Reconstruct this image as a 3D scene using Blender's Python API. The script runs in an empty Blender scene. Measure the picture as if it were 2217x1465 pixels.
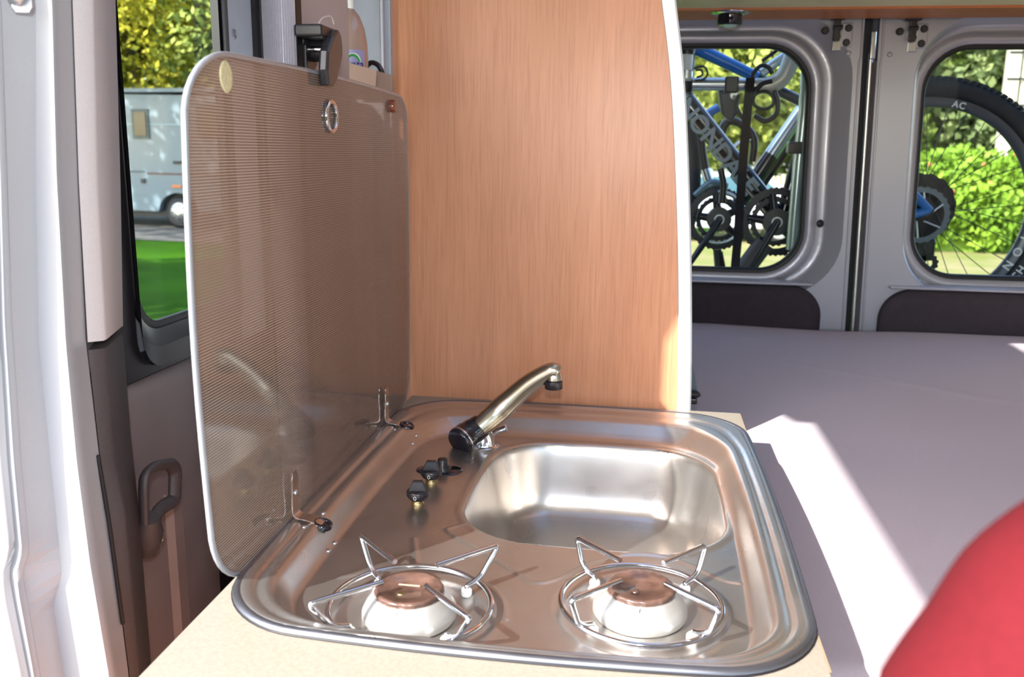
import bpy, math, random
import numpy as np
from mathutils import Vector, Matrix
random.seed(5)
rng = np.random.default_rng(5)
C = bpy.context.scene.collection
sc = bpy.context.scene

# ------------------------------------------------------------------ camera
# World: +X to the van's other side, +Y towards the rear doors, +Z up, z = 0 is the worktop surface.
F, IW, IH = 1900.0, 2217.0, 1465.0
CAMZ = 0.42
_D = np.array([1403 - IW/2, 330 - IH/2, F]); _D /= np.linalg.norm(_D)
_n = np.cross(_D, np.array([1, 0.013, 0.])); _n /= np.linalg.norm(_n)
if _n[1] < 0: _n = -_n
_X = np.cross(_n, _D)
R3 = np.array([_X, _D, -_n])
cam_d = bpy.data.cameras.new('camera'); cam = bpy.data.objects.new('camera', cam_d); C.objects.link(cam)
cam_d.sensor_width = 36; cam_d.lens = F/IW*36
M = Matrix([[R3[i][0], -R3[i][1], -R3[i][2], 0] for i in range(3)] + [[0, 0, 0, 1]])
M.translation = Vector((0, 0, CAMZ)); cam.matrix_world = M
cam_d.clip_start = 0.02; cam_d.clip_end = 300
cam_d.dof.use_dof = True; cam_d.dof.focus_distance = 1.15; cam_d.dof.aperture_fstop = 8
sc.camera = cam

# ------------------------------------------------------------------ light
SUN = Vector((0.86, 1.05, -1.0)).normalized()
sd = bpy.data.lights.new('sun', 'SUN'); sd.energy = 12.0; sd.angle = math.radians(0.55); sd.color = (1, .955, .87)
so = bpy.data.objects.new('sun', sd); C.objects.link(so); so.rotation_euler = SUN.to_track_quat('-Z', 'Y').to_euler()
w = bpy.data.worlds.new('sky'); sc.world = w; w.use_nodes = True
nt = w.node_tree; bg = nt.nodes['Background']
sk = nt.nodes.new('ShaderNodeTexSky'); sk.sky_type = 'NISHITA'; sk.sun_disc = False
sk.sun_elevation = math.radians(36); sk.sun_rotation = math.atan2(-.86, -1.05); sk.air_density = 1.0; sk.dust_density = 1.5
nt.links.new(sk.outputs[0], bg.inputs[0]); bg.inputs[1].default_value = 0.66
fd = bpy.data.lights.new('camera_flash', 'AREA'); fd.energy = 6.0; fd.shape = 'DISK'; fd.size = 0.05; fd.color = (.96, .98, 1)
fo = bpy.data.objects.new('camera_flash', fd); C.objects.link(fo)
fo.matrix_world = M; fo.location = Vector((0, -0.01, CAMZ + .10))
sc.view_settings.view_transform = 'Standard'; sc.view_settings.look = 'None'
sc.view_settings.gamma = 1.0; sc.view_settings.use_curve_mapping = False
sc.view_settings.exposure = 0.0

# ------------------------------------------------------------------ measuring helpers (photo ray met with a known plane)
def ray(px, py): return R3 @ np.array([px - IW/2, py - IH/2, F])
def onz(px, py, z): r = ray(px, py); t = (z - CAMZ)/r[2]; return (r[0]*t, r[1]*t, z)
def ony(px, py, y): r = ray(px, py); t = y/r[1]; return (r[0]*t, y, CAMZ + r[2]*t)
def onx(px, py, x): r = ray(px, py); t = x/r[0]; return (x, r[1]*t, CAMZ + r[2]*t)

# ------------------------------------------------------------------ materials
def lin(c): return tuple((v/12.92 if v <= .04045 else ((v+.055)/1.055)**2.4) for v in (x/255 for x in c)) + (1,)
def mat(name, rgb, rough=.5, metal=0, noise=0, nscale=30, bump=0, bscale=200, stretch=(1, 1, 1), coat=0, rgb2=None, spec=.5, detail=4):
    m = bpy.data.materials.new(name); m.use_nodes = True; t = m.node_tree; p = t.nodes['Principled BSDF']
    c1 = lin(rgb); p.inputs['Base Color'].default_value = c1
    p.inputs['Roughness'].default_value = rough; p.inputs['Metallic'].default_value = metal
    p.inputs['Coat Weight'].default_value = coat; p.inputs['Specular IOR Level'].default_value = spec
    p.inputs['Coat Roughness'].default_value = .1
    tc = t.nodes.new('ShaderNodeTexCoord'); mp = t.nodes.new('ShaderNodeMapping'); mp.inputs['Scale'].default_value = stretch
    t.links.new(tc.outputs['Object'], mp.inputs[0])
    n = t.nodes.new('ShaderNodeTexNoise'); n.inputs['Scale'].default_value = nscale; n.inputs['Detail'].default_value = detail
    t.links.new(mp.outputs[0], n.inputs['Vector'])
    cr = t.nodes.new('ShaderNodeValToRGB')
    c2 = lin(rgb2) if rgb2 else tuple(v*(1-noise) for v in c1[:3]) + (1,)
    c3 = c1 if rgb2 else tuple(min(1, v*(1+noise*.6)) for v in c1[:3]) + (1,)
    cr.color_ramp.elements[0].position = .32; cr.color_ramp.elements[1].position = .68
    cr.color_ramp.elements[0].color = c2; cr.color_ramp.elements[1].color = c3
    t.links.new(n.outputs[0], cr.inputs[0]); t.links.new(cr.outputs[0], p.inputs['Base Color'])
    if bump:
        b = t.nodes.new('ShaderNodeTexNoise'); b.inputs['Scale'].default_value = bscale; t.links.new(mp.outputs[0], b.inputs['Vector'])
        bn = t.nodes.new('ShaderNodeBump'); bn.inputs['Strength'].default_value = bump; bn.inputs['Distance'].default_value = .002
        t.links.new(b.outputs[0], bn.inputs['Height']); t.links.new(bn.outputs[0], p.inputs['Normal'])
    return m
def glass(name, tint=(.9, .95, .93), boost=.0, ior=1.45):
    m = bpy.data.materials.new(name); m.use_nodes = True; t = m.node_tree; t.nodes.remove(t.nodes['Principled BSDF'])
    out = t.nodes['Material Output']; tr = t.nodes.new('ShaderNodeBsdfTransparent'); tr.inputs[0].default_value = (*tint, 1)
    gl = t.nodes.new('ShaderNodeBsdfGlossy'); gl.inputs['Roughness'].default_value = .02
    fr = t.nodes.new('ShaderNodeFresnel'); fr.inputs[0].default_value = ior
    mx = t.nodes.new('ShaderNodeMixShader'); ge = t.nodes.new('ShaderNodeNewGeometry'); mb_ = t.nodes.new('ShaderNodeMath'); mb_.operation = 'MULTIPLY_ADD'; mb_.inputs[1].default_value = -1; mb_.inputs[2].default_value = 1
    t.links.new(ge.outputs['Backfacing'], mb_.inputs[0]); fm = t.nodes.new('ShaderNodeMath'); fm.operation = 'MULTIPLY'; t.links.new(fr.outputs[0], fm.inputs[0]); t.links.new(mb_.outputs[0], fm.inputs[1])
    t.links.new(fm.outputs[0], mx.inputs[0]); t.links.new(tr.outputs[0], mx.inputs[1]); t.links.new(gl.outputs[0], mx.inputs[2])
    t.links.new(mx.outputs[0], out.inputs[0]); return m
def lid_glass():
    m = bpy.data.materials.new('tinted lid glass'); m.use_nodes = True; t = m.node_tree; t.nodes.remove(t.nodes['Principled BSDF'])
    out = t.nodes['Material Output']; N = t.nodes.new; L = t.links.new
    tr = N('ShaderNodeBsdfTransparent'); tr.inputs[0].default_value = (.56, .50, .48, 1)
    df = N('ShaderNodeBsdfDiffuse'); df.inputs[0].default_value = (.38, .27, .22, 1)
    pr = N('ShaderNodeBsdfDiffuse'); pr.inputs[0].default_value = (.62, .58, .54, 1)
    tl = N('ShaderNodeBsdfTranslucent'); tl.inputs[0].default_value = (.75, .68, .58, 1)
    tc = N('ShaderNodeTexCoord'); sx = N('ShaderNodeSeparateXYZ'); L(tc.outputs['Object'], sx.inputs[0])
    def wave(sock, period):
        a = N('ShaderNodeMath'); a.operation = 'MULTIPLY'; a.inputs[1].default_value = 2*math.pi/period; L(sock, a.inputs[0])
        b = N('ShaderNodeMath'); b.operation = 'SINE'; L(a.outputs[0], b.inputs[0])
        c = N('ShaderNodeMapRange'); c.inputs[1].default_value = -.1; c.inputs[2].default_value = .6; L(b.outputs[0], c.inputs[0]); return c.outputs[0]
    wz = wave(sx.outputs[2], .0028); wy = wave(sx.outputs[1], .0028)
    mu = N('ShaderNodeMath'); mu.operation = 'MULTIPLY_ADD'; mu.inputs[1].default_value = .45; L(wy, mu.inputs[0]); mu.inputs[2].default_value = .55
    mm = N('ShaderNodeMath'); mm.operation = 'MULTIPLY'; L(wz, mm.inputs[0]); L(mu.outputs[0], mm.inputs[1])
    # the print is much fainter past a straight line across the glass
    ed = N('ShaderNodeMapRange'); ed.inputs[1].default_value = 1.062; ed.inputs[2].default_value = 1.056; ed.inputs[3].default_value = .25; L(sx.outputs[1], ed.inputs[0])
    m2 = N('ShaderNodeMath'); m2.operation = 'MULTIPLY'; L(mm.outputs[0], m2.inputs[0]); L(ed.outputs[0], m2.inputs[1])
    m3 = N('ShaderNodeMath'); m3.operation = 'MULTIPLY'; m3.inputs[1].default_value = .34; L(m2.outputs[0], m3.inputs[0])
    base = N('ShaderNodeMixShader'); base.inputs[0].default_value = .22; L(tr.outputs[0], base.inputs[1]); L(df.outputs[0], base.inputs[2])
    prt = N('ShaderNodeMixShader'); prt.inputs[0].default_value = .35; L(pr.outputs[0], prt.inputs[1]); L(tl.outputs[0], prt.inputs[2])
    mx = N('ShaderNodeMixShader'); L(m3.outputs[0], mx.inputs[0]); L(base.outputs[0], mx.inputs[1]); L(prt.outputs[0], mx.inputs[2])
    gl = N('ShaderNodeBsdfGlossy'); gl.inputs['Roughness'].default_value = .07; gl.inputs[0].default_value = (.8, .8, .8, 1)
    fr = N('ShaderNodeFresnel'); fr.inputs[0].default_value = 1.8
    ge = N('ShaderNodeNewGeometry'); iv = N('ShaderNodeMath'); iv.operation = 'SUBTRACT'; iv.inputs[0].default_value = 1; L(ge.outputs['Backfacing'], iv.inputs[1])
    fm = N('ShaderNodeMath'); fm.operation = 'MULTIPLY'; L(fr.outputs[0], fm.inputs[0]); L(iv.outputs[0], fm.inputs[1])
    fx = N('ShaderNodeMixShader'); L(fm.outputs[0], fx.inputs[0]); L(mx.outputs[0], fx.inputs[1]); L(gl.outputs[0], fx.inputs[2])
    L(fx.outputs[0], out.inputs[0]); return m
def steel(name, rgb=(192, 188, 184), rough=.38, bump=.015):
    m = mat(name, rgb, rough, .93, noise=.10, nscale=9, detail=6)
    t = m.node_tree; p = t.nodes['Principled BSDF']
    tc = t.nodes.new('ShaderNodeTexCoord'); mp = t.nodes.new('ShaderNodeMapping'); mp.inputs['Scale'].default_value = (10, 1100, 4); t.links.new(tc.outputs['Object'], mp.inputs[0])
    n = t.nodes.new('ShaderNodeTexNoise'); n.inputs['Scale'].default_value = 1; n.inputs['Detail'].default_value = 2; t.links.new(mp.outputs[0], n.inputs['Vector'])
    s = t.nodes.new('ShaderNodeTexNoise'); s.inputs['Scale'].default_value = 14; s.inputs['Detail'].default_value = 8; t.links.new(tc.outputs['Object'], s.inputs['Vector'])
    r = t.nodes.new('ShaderNodeMapRange'); r.inputs[1].default_value = .3; r.inputs[2].default_value = .75; r.inputs[3].default_value = rough-.04; r.inputs[4].default_value = rough+.10
    t.links.new(s.outputs[0], r.inputs[0]); t.links.new(r.outputs[0], p.inputs['Roughness'])
    return m
def wood_mat():
    m = bpy.data.materials.new('beech laminate'); m.use_nodes = True; t = m.node_tree; p = t.nodes['Principled BSDF']; N = t.nodes.new; L = t.links.new
    tc = N('ShaderNodeTexCoord')
    def nz(scale, sc_, det=4, dist=0):
        mp = N('ShaderNodeMapping'); mp.inputs['Scale'].default_value = sc_; L(tc.outputs['Object'], mp.inputs[0])
        n = N('ShaderNodeTexNoise'); n.inputs['Scale'].default_value = scale; n.inputs['Detail'].default_value = det; n.inputs['Distortion'].default_value = dist
        L(mp.outputs[0], n.inputs['Vector']); return n.outputs[0]
    a = nz(9, (1, 1, .12), 5, .5); b = nz(170, (1, 1, .05), 4); c = nz(420, (1, 1, .035), 3)
    def ramp(s, p0, p1, c0, c1):
        r = N('ShaderNodeValToRGB'); r.color_ramp.elements[0].position = p0; r.color_ramp.elements[1].position = p1
        r.color_ramp.elements[0].color = c0; r.color_ramp.elements[1].color = c1; L(s, r.inputs[0]); return r.outputs[0]
    base = ramp(a, .35, .7, lin((188, 129, 95)), lin((201, 142, 108)))
    st = ramp(b, .3, .72, (.90, .87, .84, 1), (1.05, 1.04, 1.04, 1)); fi = ramp(c, .36, .5, (.80, .75, .71, 1), (1, 1, 1, 1))
    m1 = N('ShaderNodeMix'); m1.data_type = 'RGBA'; m1.blend_type = 'MULTIPLY'; m1.inputs[0].default_value = .8; L(base, m1.inputs[6]); L(st, m1.inputs[7])
    m2 = N('ShaderNodeMix'); m2.data_type = 'RGBA'; m2.blend_type = 'MULTIPLY'; m2.inputs[0].default_value = .55; L(m1.outputs[2], m2.inputs[6]); L(fi, m2.inputs[7])
    L(m2.outputs[2], p.inputs['Base Color']); p.inputs['Roughness'].default_value = .36
    bn = N('ShaderNodeBump'); bn.inputs['Strength'].default_value = .06; bn.inputs['Distance'].default_value = .001; L(c, bn.inputs['Height']); L(bn.outputs[0], p.inputs['Normal'])
    return m
WOOD = wood_mat()
STEEL = steel('brushed stainless steel', rough=.29)
STEEL_D = steel('dark rolled edge', (128, 130, 138), .36)
CHROME = mat('chrome wire', (222, 224, 230), .09, 1, noise=.05)
NICKEL = mat('satin nickel', (186, 180, 164), .26, 1, noise=.05)
ALU = mat('satin aluminium', (214, 216, 218), .33, 1, noise=.04, nscale=200)
WORK = mat('speckled beige laminate', (147, 138, 126), .5, noise=.10, nscale=260, detail=3, bump=.05, bscale=300)
WORKEDGE = mat('beige edging', (164, 140, 112), .5)
WHITE = mat('silver white van paint', (167, 170, 179), .3, noise=.02, nscale=400, coat=.3, bump=.05, bscale=1100)
SILVER = mat('silver grey van paint', (166, 167, 179), .34, .35, noise=.05, nscale=500, coat=.3)
TRIMG = mat('light grey plastic trim', (204, 198, 203), .52, noise=.05, nscale=700, bump=.25, bscale=1500)
CHAR = mat('charcoal plastic', (72, 66, 70), .42, noise=.12, nscale=500, bump=.3, bscale=1300)
CHAR2 = mat('charcoal door card', (126, 114, 116), .42, noise=.10, nscale=14, bump=.12, bscale=900)
BLACK = mat('black rubber', (22, 20, 26), .5, noise=.1)
BLK = mat('black plastic', (34, 33, 38), .3, noise=.15, nscale=500, bump=.1, bscale=900)
BLKGLOSS = mat('glossy black', (26, 24, 34), .1, noise=.1, coat=.5)
CARDM = mat('dark door card fabric', (48, 40, 50), .8, noise=.15, nscale=60)
FAB = mat('lavender grey mattress cover', (188, 177, 187), .9, noise=.07, nscale=900, bump=.35, bscale=1600, spec=.15)
RED = mat('bright red knit fabric', (84, 20, 26), .85, noise=.08, nscale=300, bump=.2, bscale=900, spec=.1)
BROWN = mat('brown rubber bumper', (120, 56, 34), .25, noise=.2, nscale=300, coat=.4)
YELLOWED = mat('yellowed adhesive disc', (214, 206, 168), .6, noise=.12, nscale=250, rgb2=(190, 180, 140))
LID = lid_glass()
GLASS = glass('window glass', (.92, .96, .95), ior=1.1)
GLASS_C = glass('clear glass', (.95, .97, .97), ior=1.16)
EDGE = mat('frosted glass edge', (150, 154, 162), .18, .2, noise=.05, coat=.4)
BRASS = mat('brass collar', (158, 142, 104), .4, 1, noise=.1)
BURN = mat('brown enamel burner cap', (106, 80, 70), .28, .1, noise=.35, nscale=60, rgb2=(66, 48, 43), coat=.3)
BURNB = mat('cast aluminium burner', (226, 226, 224), .34, .75, noise=.06, nscale=80)
RUBW = mat('white silicone foot', (236, 236, 234), .4)
BEIGE = mat('pale cream laminate', (240, 228, 192), .5, noise=.06, nscale=8)
BROWNW = mat('brown edge laminate', (188, 112, 66), .4, noise=.15, nscale=20, stretch=(.2, 4, 4))
LINER = mat('pale grey lining', (188, 184, 182), .8, noise=.04)
WHITEP = mat('white plastic', (230, 230, 228), .4)

# ------------------------------------------------------------------ mesh builder
class MB:
    def __init__(s): s.v = []; s.f = []; s.sm = []
    def add(s, v, f, smooth=False):
        o = len(s.v); s.v += [tuple(map(float, p)) for p in v]; s.f += [tuple(i+o for i in q) for q in f]; s.sm += [smooth]*len(f); return s
    def box(s, a, b):
        x0, y0, z0 = a; x1, y1, z1 = b
        return s.add([(x0,y0,z0),(x1,y0,z0),(x1,y1,z0),(x0,y1,z0),(x0,y0,z1),(x1,y0,z1),(x1,y1,z1),(x0,y1,z1)],
                     [(0,3,2,1),(4,5,6,7),(0,1,5,4),(1,2,6,5),(2,3,7,6),(3,0,4,7)])
    def loft(s, loops, closed=True, cap0=False, cap1=False, smooth=True):
        n = len(loops[0]); v = [p for l in loops for p in l]; f = []
        for k in range(len(loops)-1):
            for i in range(n if closed else n-1):
                j = (i+1) % n; f.append((k*n+i, k*n+j, (k+1)*n+j, (k+1)*n+i))
        s.add(v, f, smooth)
        if cap0: s.add(loops[0], [tuple(range(n))[::-1]])
        if cap1: s.add(loops[-1], [tuple(range(n))])
        return s
    def tube(s, pts, r, seg=10, caps=True, closed=False, ell=None):
        P = [Vector(p) for p in pts]; n = len(P); rs = r if isinstance(r, (list, tuple)) else [r]*n
        loops = []; up = None
        for i in range(n):
            a = P[(i-1) % n] if closed or i > 0 else P[0]; b = P[(i+1) % n] if closed or i < n-1 else P[-1]
            t = (b-a).normalized()
            if up is None:
                up = t.cross(Vector((0, 0, 1)))
                if up.length < .1: up = t.cross(Vector((0, 1, 0)))
                up.normalize()
            else:
                up = (up - t*up.dot(t)).normalized()
            q = t.cross(up)
            e = ell or (1, 1)
            loops.append([P[i] + up*(math.cos(g)*rs[i]*e[0]) + q*(math.sin(g)*rs[i]*e[1]) for g in (2*math.pi*k/seg for k in range(seg))])
        if closed: loops.append(loops[0])
        return s.loft(loops, True, caps and not closed, caps and not closed)
    def cyl(s, a, b, r, seg=24, r2=None): return s.tube([a, b], [r, r if r2 is None else r2], seg)
    def lathe(s, base, axis, prof, seg=32, caps=True):
        A = Vector(axis).normalized(); u = A.cross(Vector((0, 0, 1)))
        if u.length < .1: u = A.cross(Vector((0, 1, 0)))
        u.normalize(); v = A.cross(u); B = Vector(base)
        loops = [[B + A*h + u*(r*math.cos(g)) + v*(r*math.sin(g)) for g in (2*math.pi*k/seg for k in range(seg))] for r, h in prof]
        return s.loft(loops, True, caps, caps)
    def prism(s, poly, d):
        d = Vector(d); a = [Vector(p) for p in poly]; b = [p+d for p in a]; n = len(a)
        s.add(a + b, [tuple(range(n))[::-1], tuple(range(n, 2*n))] + [(i, (i+1) % n, n+(i+1) % n, n+i) for i in range(n)]); return s
    def build(s, name, m, parent=None, loc=None, bevel=0, subsurf=0, fixn=True, **k):
        me = bpy.data.meshes.new(name); o = bpy.data.objects.new(name, me)
        off = Vector((0, 0, 0))
        if parent is not None: off = ROOT.get(parent.name, Vector((0, 0, 0))); ROOT[o.name] = off; o.parent = parent
        elif loc is not None: off = Vector(loc); o.location = off; ROOT[o.name] = off
        me.from_pydata([(p[0]-off.x, p[1]-off.y, p[2]-off.z) for p in s.v], [], s.f)
        me.polygons.foreach_set('use_smooth', s.sm)
        if fixn:
            import bmesh
            bm = bmesh.new(); bm.from_mesh(me); bmesh.ops.recalc_face_normals(bm, faces=bm.faces); bm.to_mesh(me); bm.free()
        me.materials.append(m); C.objects.link(o)
        if bevel:
            b = o.modifiers.new('bevel', 'BEVEL'); b.width = bevel; b.segments = 3; b.limit_method = 'ANGLE'; b.angle_limit = math.radians(40)
        if subsurf:
            b = o.modifiers.new('sub', 'SUBSURF'); b.levels = subsurf; b.render_levels = subsurf
        for kk, vv in k.items(): o[kk] = vv
        return o
ROOT = {}
def thing(name, loc, label=None, cat=None, group=None, kind=None):
    o = bpy.data.objects.new(name, None); C.objects.link(o); o.location = loc; ROOT[o.name] = Vector(loc)
    if label: o['label'] = label
    if cat: o['category'] = cat
    if group: o['group'] = group
    if kind: o['kind'] = kind
    return o
def tag(o, label, cat, group=None):
    o['label'] = label; o['category'] = cat
    if group: o['group'] = group
    return o
def smooth_pts(pts, n=8):
    P = [Vector(p) for p in pts]; P = [P[0]*2-P[1]] + P + [P[-1]*2-P[-2]]; out = []
    for i in range(1, len(P)-2):
        for k in range(n):
            t = k/n; a, b, c, d = P[i-1:i+3]
            out.append(.5*((2*b) + (-a+c)*t + (2*a-5*b+4*c-d)*t*t + (-a+3*b-3*c+d)*t**3))
    out.append(P[-2]); return out
def round_bend(pts, r=.006, n=5):
    P = [Vector(p) for p in pts]; out = [P[0]]
    for i in range(1, len(P)-1):
        a = (P[i-1]-P[i]); b = (P[i+1]-P[i]); rr = min(r, a.length*.45, b.length*.45)
        s, e = P[i]+a.normalized()*rr, P[i]+b.normalized()*rr
        for k in range(n+1):
            t = k/n; out.append((1-t)**2*s + 2*t*(1-t)*P[i] + t*t*e)
    out.append(P[-1]); return out
def rrect(x0, x1, z0, z1, r, n=8, y=0, shear=0):
    """rounded rectangle loop in an XZ plane"""
    out = []
    for cx, cz, a0 in ((x1-r, z1-r, 0), (x0+r, z1-r, 90), (x0+r, z0+r, 180), (x1-r, z0+r, 270)):
        for k in range(n+1):
            a = math.radians(a0 + 90*k/n); X = cx + r*math.cos(a); Z = cz + r*math.sin(a); out.append((X + shear*(Z-.4), y, Z))
    return out

# ================================================================== GROUND AND OUTSIDE
GZ = -1.4
def ground_mat():
    m = mat('short grass', (56, 96, 14), .95, nscale=.5, rgb2=(28, 58, 6), detail=10, bump=.6, bscale=30, spec=.03)
    return m
MB().add([(-60, -20, GZ), (60, -20, GZ), (60, 80, GZ), (-60, 80, GZ)], [(0, 1, 2, 3)]).build('ground', ground_mat(), kind='structure')
GRAV = mat('pale gravel', (206, 196, 178), .9, nscale=60, rgb2=(150, 140, 122), bump=.8, bscale=70)
SAND = mat('dry sandy grass', (150, 138, 104), .95, nscale=1.2, rgb2=(120, 128, 70), detail=8, spec=.05)
MB().add([(-7.0, -8, GZ+.01), (3, -8, GZ+.01), (3, 3.2, GZ+.01), (-4.6, 3.6, GZ+.01)], [(0, 1, 2, 3)]).build('gravel_pitch', GRAV, kind='structure')
MB().add([(-1, 9.5, GZ+.012), (14, 9, GZ+.012), (16, 13.2, GZ+.012), (-1, 13.6, GZ+.012)], [(0, 1, 2, 3)]).build('dry_verge', mat('pale dry turf', (112, 128, 48), .95, nscale=1.5, rgb2=(132, 122, 72), detail=8, spec=.05), kind='structure')
MB().add([(-1, 14.2, GZ+.012), (10, 13.8, GZ+.012), (11, 17.5, GZ+.012), (-1, 22, GZ+.012)], [(0, 1, 2, 3)]).build('sandy_path', SAND, kind='structure')
MB().add([(-22, 17.4, GZ+.012), (-5.5, 15.6, GZ+.012), (-5.5, 22, GZ+.012), (-22, 23, GZ+.012)], [(0, 1, 2, 3)]).build('gravel_lane', mat('grey brown lane', (104, 98, 90), .95, nscale=6, rgb2=(84, 78, 72)), kind='structure')

BARK = mat('pale bark', (150, 136, 112), .9, noise=.3, nscale=12)
def leafmat(n, a, b):
    m = mat(n, a, .6, nscale=.9, rgb2=b, detail=6, spec=.2); p = m.node_tree.nodes['Principled BSDF']
    return m
LF = {'yellow': leafmat('yellow green leaves', (190, 178, 50), (120, 118, 34)), 'green': leafmat('mid green leaves', (120, 138, 60), (70, 88, 40)),
      'grey': leafmat('grey green leaves', (142, 156, 100), (84, 100, 62)), 'hedge': leafmat('bright green leaves', (132, 166, 54), (80, 116, 36)),
      'olive': leafmat('olive leaves', (168, 176, 84), (104, 118, 54))}
def leaves(cs, n, size, flat=None):
    """cs: list of (centre, radii); leaf quads scattered through lobes"""
    V = []
    tot = sum(r[0]*r[2] for _, r in cs)
    for c, r in cs:
        k = int(n*r[0]*r[2]/tot)
        d = rng.normal(size=(k, 3)); d /= np.linalg.norm(d, axis=1)[:, None]
        rad = rng.uniform(.55, 1.05, k)**.5
        p = np.array(c) + d*rad[:, None]*np.array(r)
        a = rng.normal(size=(k, 3)); a /= np.linalg.norm(a, axis=1)[:, None]
        b = np.cross(a, rng.normal(size=(k, 3))); b /= np.linalg.norm(b, axis=1)[:, None]
        s = rng.uniform(.6, 1.3, k)[:, None]*size
        q = np.stack([p-a*s, p-b*s*.55, p+a*s, p+b*s*.55], 1); V.append(q.reshape(-1, 3))
    return np.concatenate(V)
def leafmesh(name, V, m, parent):
    me = bpy.data.meshes.new(name); off = ROOT.get(parent.name, Vector()) if parent else Vector()
    V = V - np.array(off); nf = len(V)//4
    me.vertices.add(len(V)); me.vertices.foreach_set('co', V.ravel().astype(np.float32)); me.loops.add(len(V)); me.loops.foreach_set('vertex_index', np.arange(len(V), dtype=np.int32))
    me.polygons.add(nf); me.polygons.foreach_set('loop_start', np.arange(0, len(V), 4, dtype=np.int32)); me.update(calc_edges=True)
    me.materials.append(m); o = bpy.data.objects.new(name, me); C.objects.link(o); o.parent = parent; o['kind'] = 'stuff'; ROOT[o.name] = off
    return o
def tree(name, x, y, h, w_, kind, n, label, group, leaf=.16, low=.25, cat='tree', trunk=.16):
    t = thing(name, (x, y, GZ), label, cat, group)
    tk = MB(); tk.tube([(x, y, GZ), (x+.1, y, GZ+h*.35), (x-.05, y+.1, GZ+h*.7)], [trunk, trunk*.8, trunk*.4], 8)
    for k in range(5):
        a = random.uniform(0, 6.28); z = GZ+h*random.uniform(.28, .5)
        tk.tube([(x, y, z), (x+w_*.25*math.cos(a), y+w_*.25*math.sin(a), z+h*.12), (x+w_*.42*math.cos(a), y+w_*.42*math.sin(a), z+h*.3)], [trunk*.5, trunk*.35, trunk*.15], 6)
    tk.build('trunk', BARK, t)
    cs = []
    for k in range(11):
        a = random.uniform(0, 6.28); rr = random.uniform(0, .62)*w_/2; z = GZ+h*random.uniform(low+.12, .86)
        s = w_*random.uniform(.2, .34)
        cs.append(((x+rr*math.cos(a), y+rr*math.sin(a), z), (s, s, s*.8)))
    leafmesh('crown', leaves(cs, n, leaf), LF[kind], t); return t
# trees behind the motorhome
for i, (x, y, h, w_, kd, lb) in enumerate([
    (-19.5, 28, 11, 7, 'yellow', 'yellowing tree with a pale trunk, first behind the motorhome roof'),
    (-16.4, 27, 10.5, 6.5, 'yellow', 'yellow green tree rising over the middle of the motorhome'),
    (-13.4, 28.5, 11, 7, 'olive', 'olive green tree beside the glass lid edge behind motorhome'),
    (-22.8, 31, 12, 8, 'olive', 'taller olive tree at the back of the row behind the motorhome'),
    (-18, 33, 13, 9, 'green', 'dark green tree filling the gap behind the yellow trees')]):
    tree('tree', x, y, h, w_, kd, 15000, lb, 'trees behind the motorhome', .13, .12 if i > 1 else .3, trunk=.22)
# tree standing outside the frame that dapples the motorhome
tree('tree', -14.6, 13.5, 10.4, 7.0, 'green', 1700, 'broad tree throwing dappled shade on the motorhome', 'trees shading the pitch', .19, .28)
tree('tree', -11.2, 5.0, 9.4, 6.0, 'green', 5000, 'tree nearer the van shading the lawn', 'trees shading the pitch', .19, .3)
# trees behind the bicycles
for i, (x, y, h, w_, kd, lb) in enumerate([
    (-.2, 30, 9, 7.5, 'olive', 'olive green tree behind the white car'),
    (3.3, 28, 9, 6.5, 'olive', 'pale olive tree seen between the bicycle tubes'),
    (6.6, 31, 9.5, 7.5, 'green', 'darker tree behind the aluminium rack post'),
    (10.6, 33, 8.0, 7.5, 'grey', 'grey green tree seen above the bicycle tyre'),
    (14.2, 32, 8.6, 8, 'grey', 'grey green tree beside the concrete pole'),
    (18.4, 33, 8, 8, 'grey', 'grey green tree beyond the concrete pole'),
    (3.5, 38, 12, 12, 'green', 'tall green tree at the back behind the olive trees'),
    (13, 40, 11.5, 14, 'green', 'wide tree on the skyline behind the hedge')]):
    tree('tree', x, y, h, w_, kd, 9000, lb, 'trees beyond the rear windows', .2, .06)
# clipped hedge with red flowers beyond the wheel
hd = thing('hedge', (8.5, 18.5, GZ), 'bright green leafy hedge dotted with red flowers behind the wheel', 'hedge')
cs = [((x, 18.3+random.uniform(-.3, .3), GZ+1.0+random.uniform(-.1, .1)), (.75, .8, .95)) for x in np.arange(4.9, 13, .55)]
MB().box((4.7, 18.2, GZ), (13, 18.9, GZ+1.55)).build('hedge_core', LF['hedge'], hd)
leafmesh('foliage', leaves(cs, 22000, .085), LF['hedge'], hd)
fl = MB()
for k in range(26):
    x, z = random.uniform(5, 12.5), GZ+random.uniform(.9, 1.9); fl.lathe((x, 17.55, z), (0, 1, 0), [(.001, 0), (.038, .01), (.025, .05)], 6)
fl.build('flowers', mat('coral flowers', (190, 104, 70), .6), hd, kind='stuff')
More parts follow.
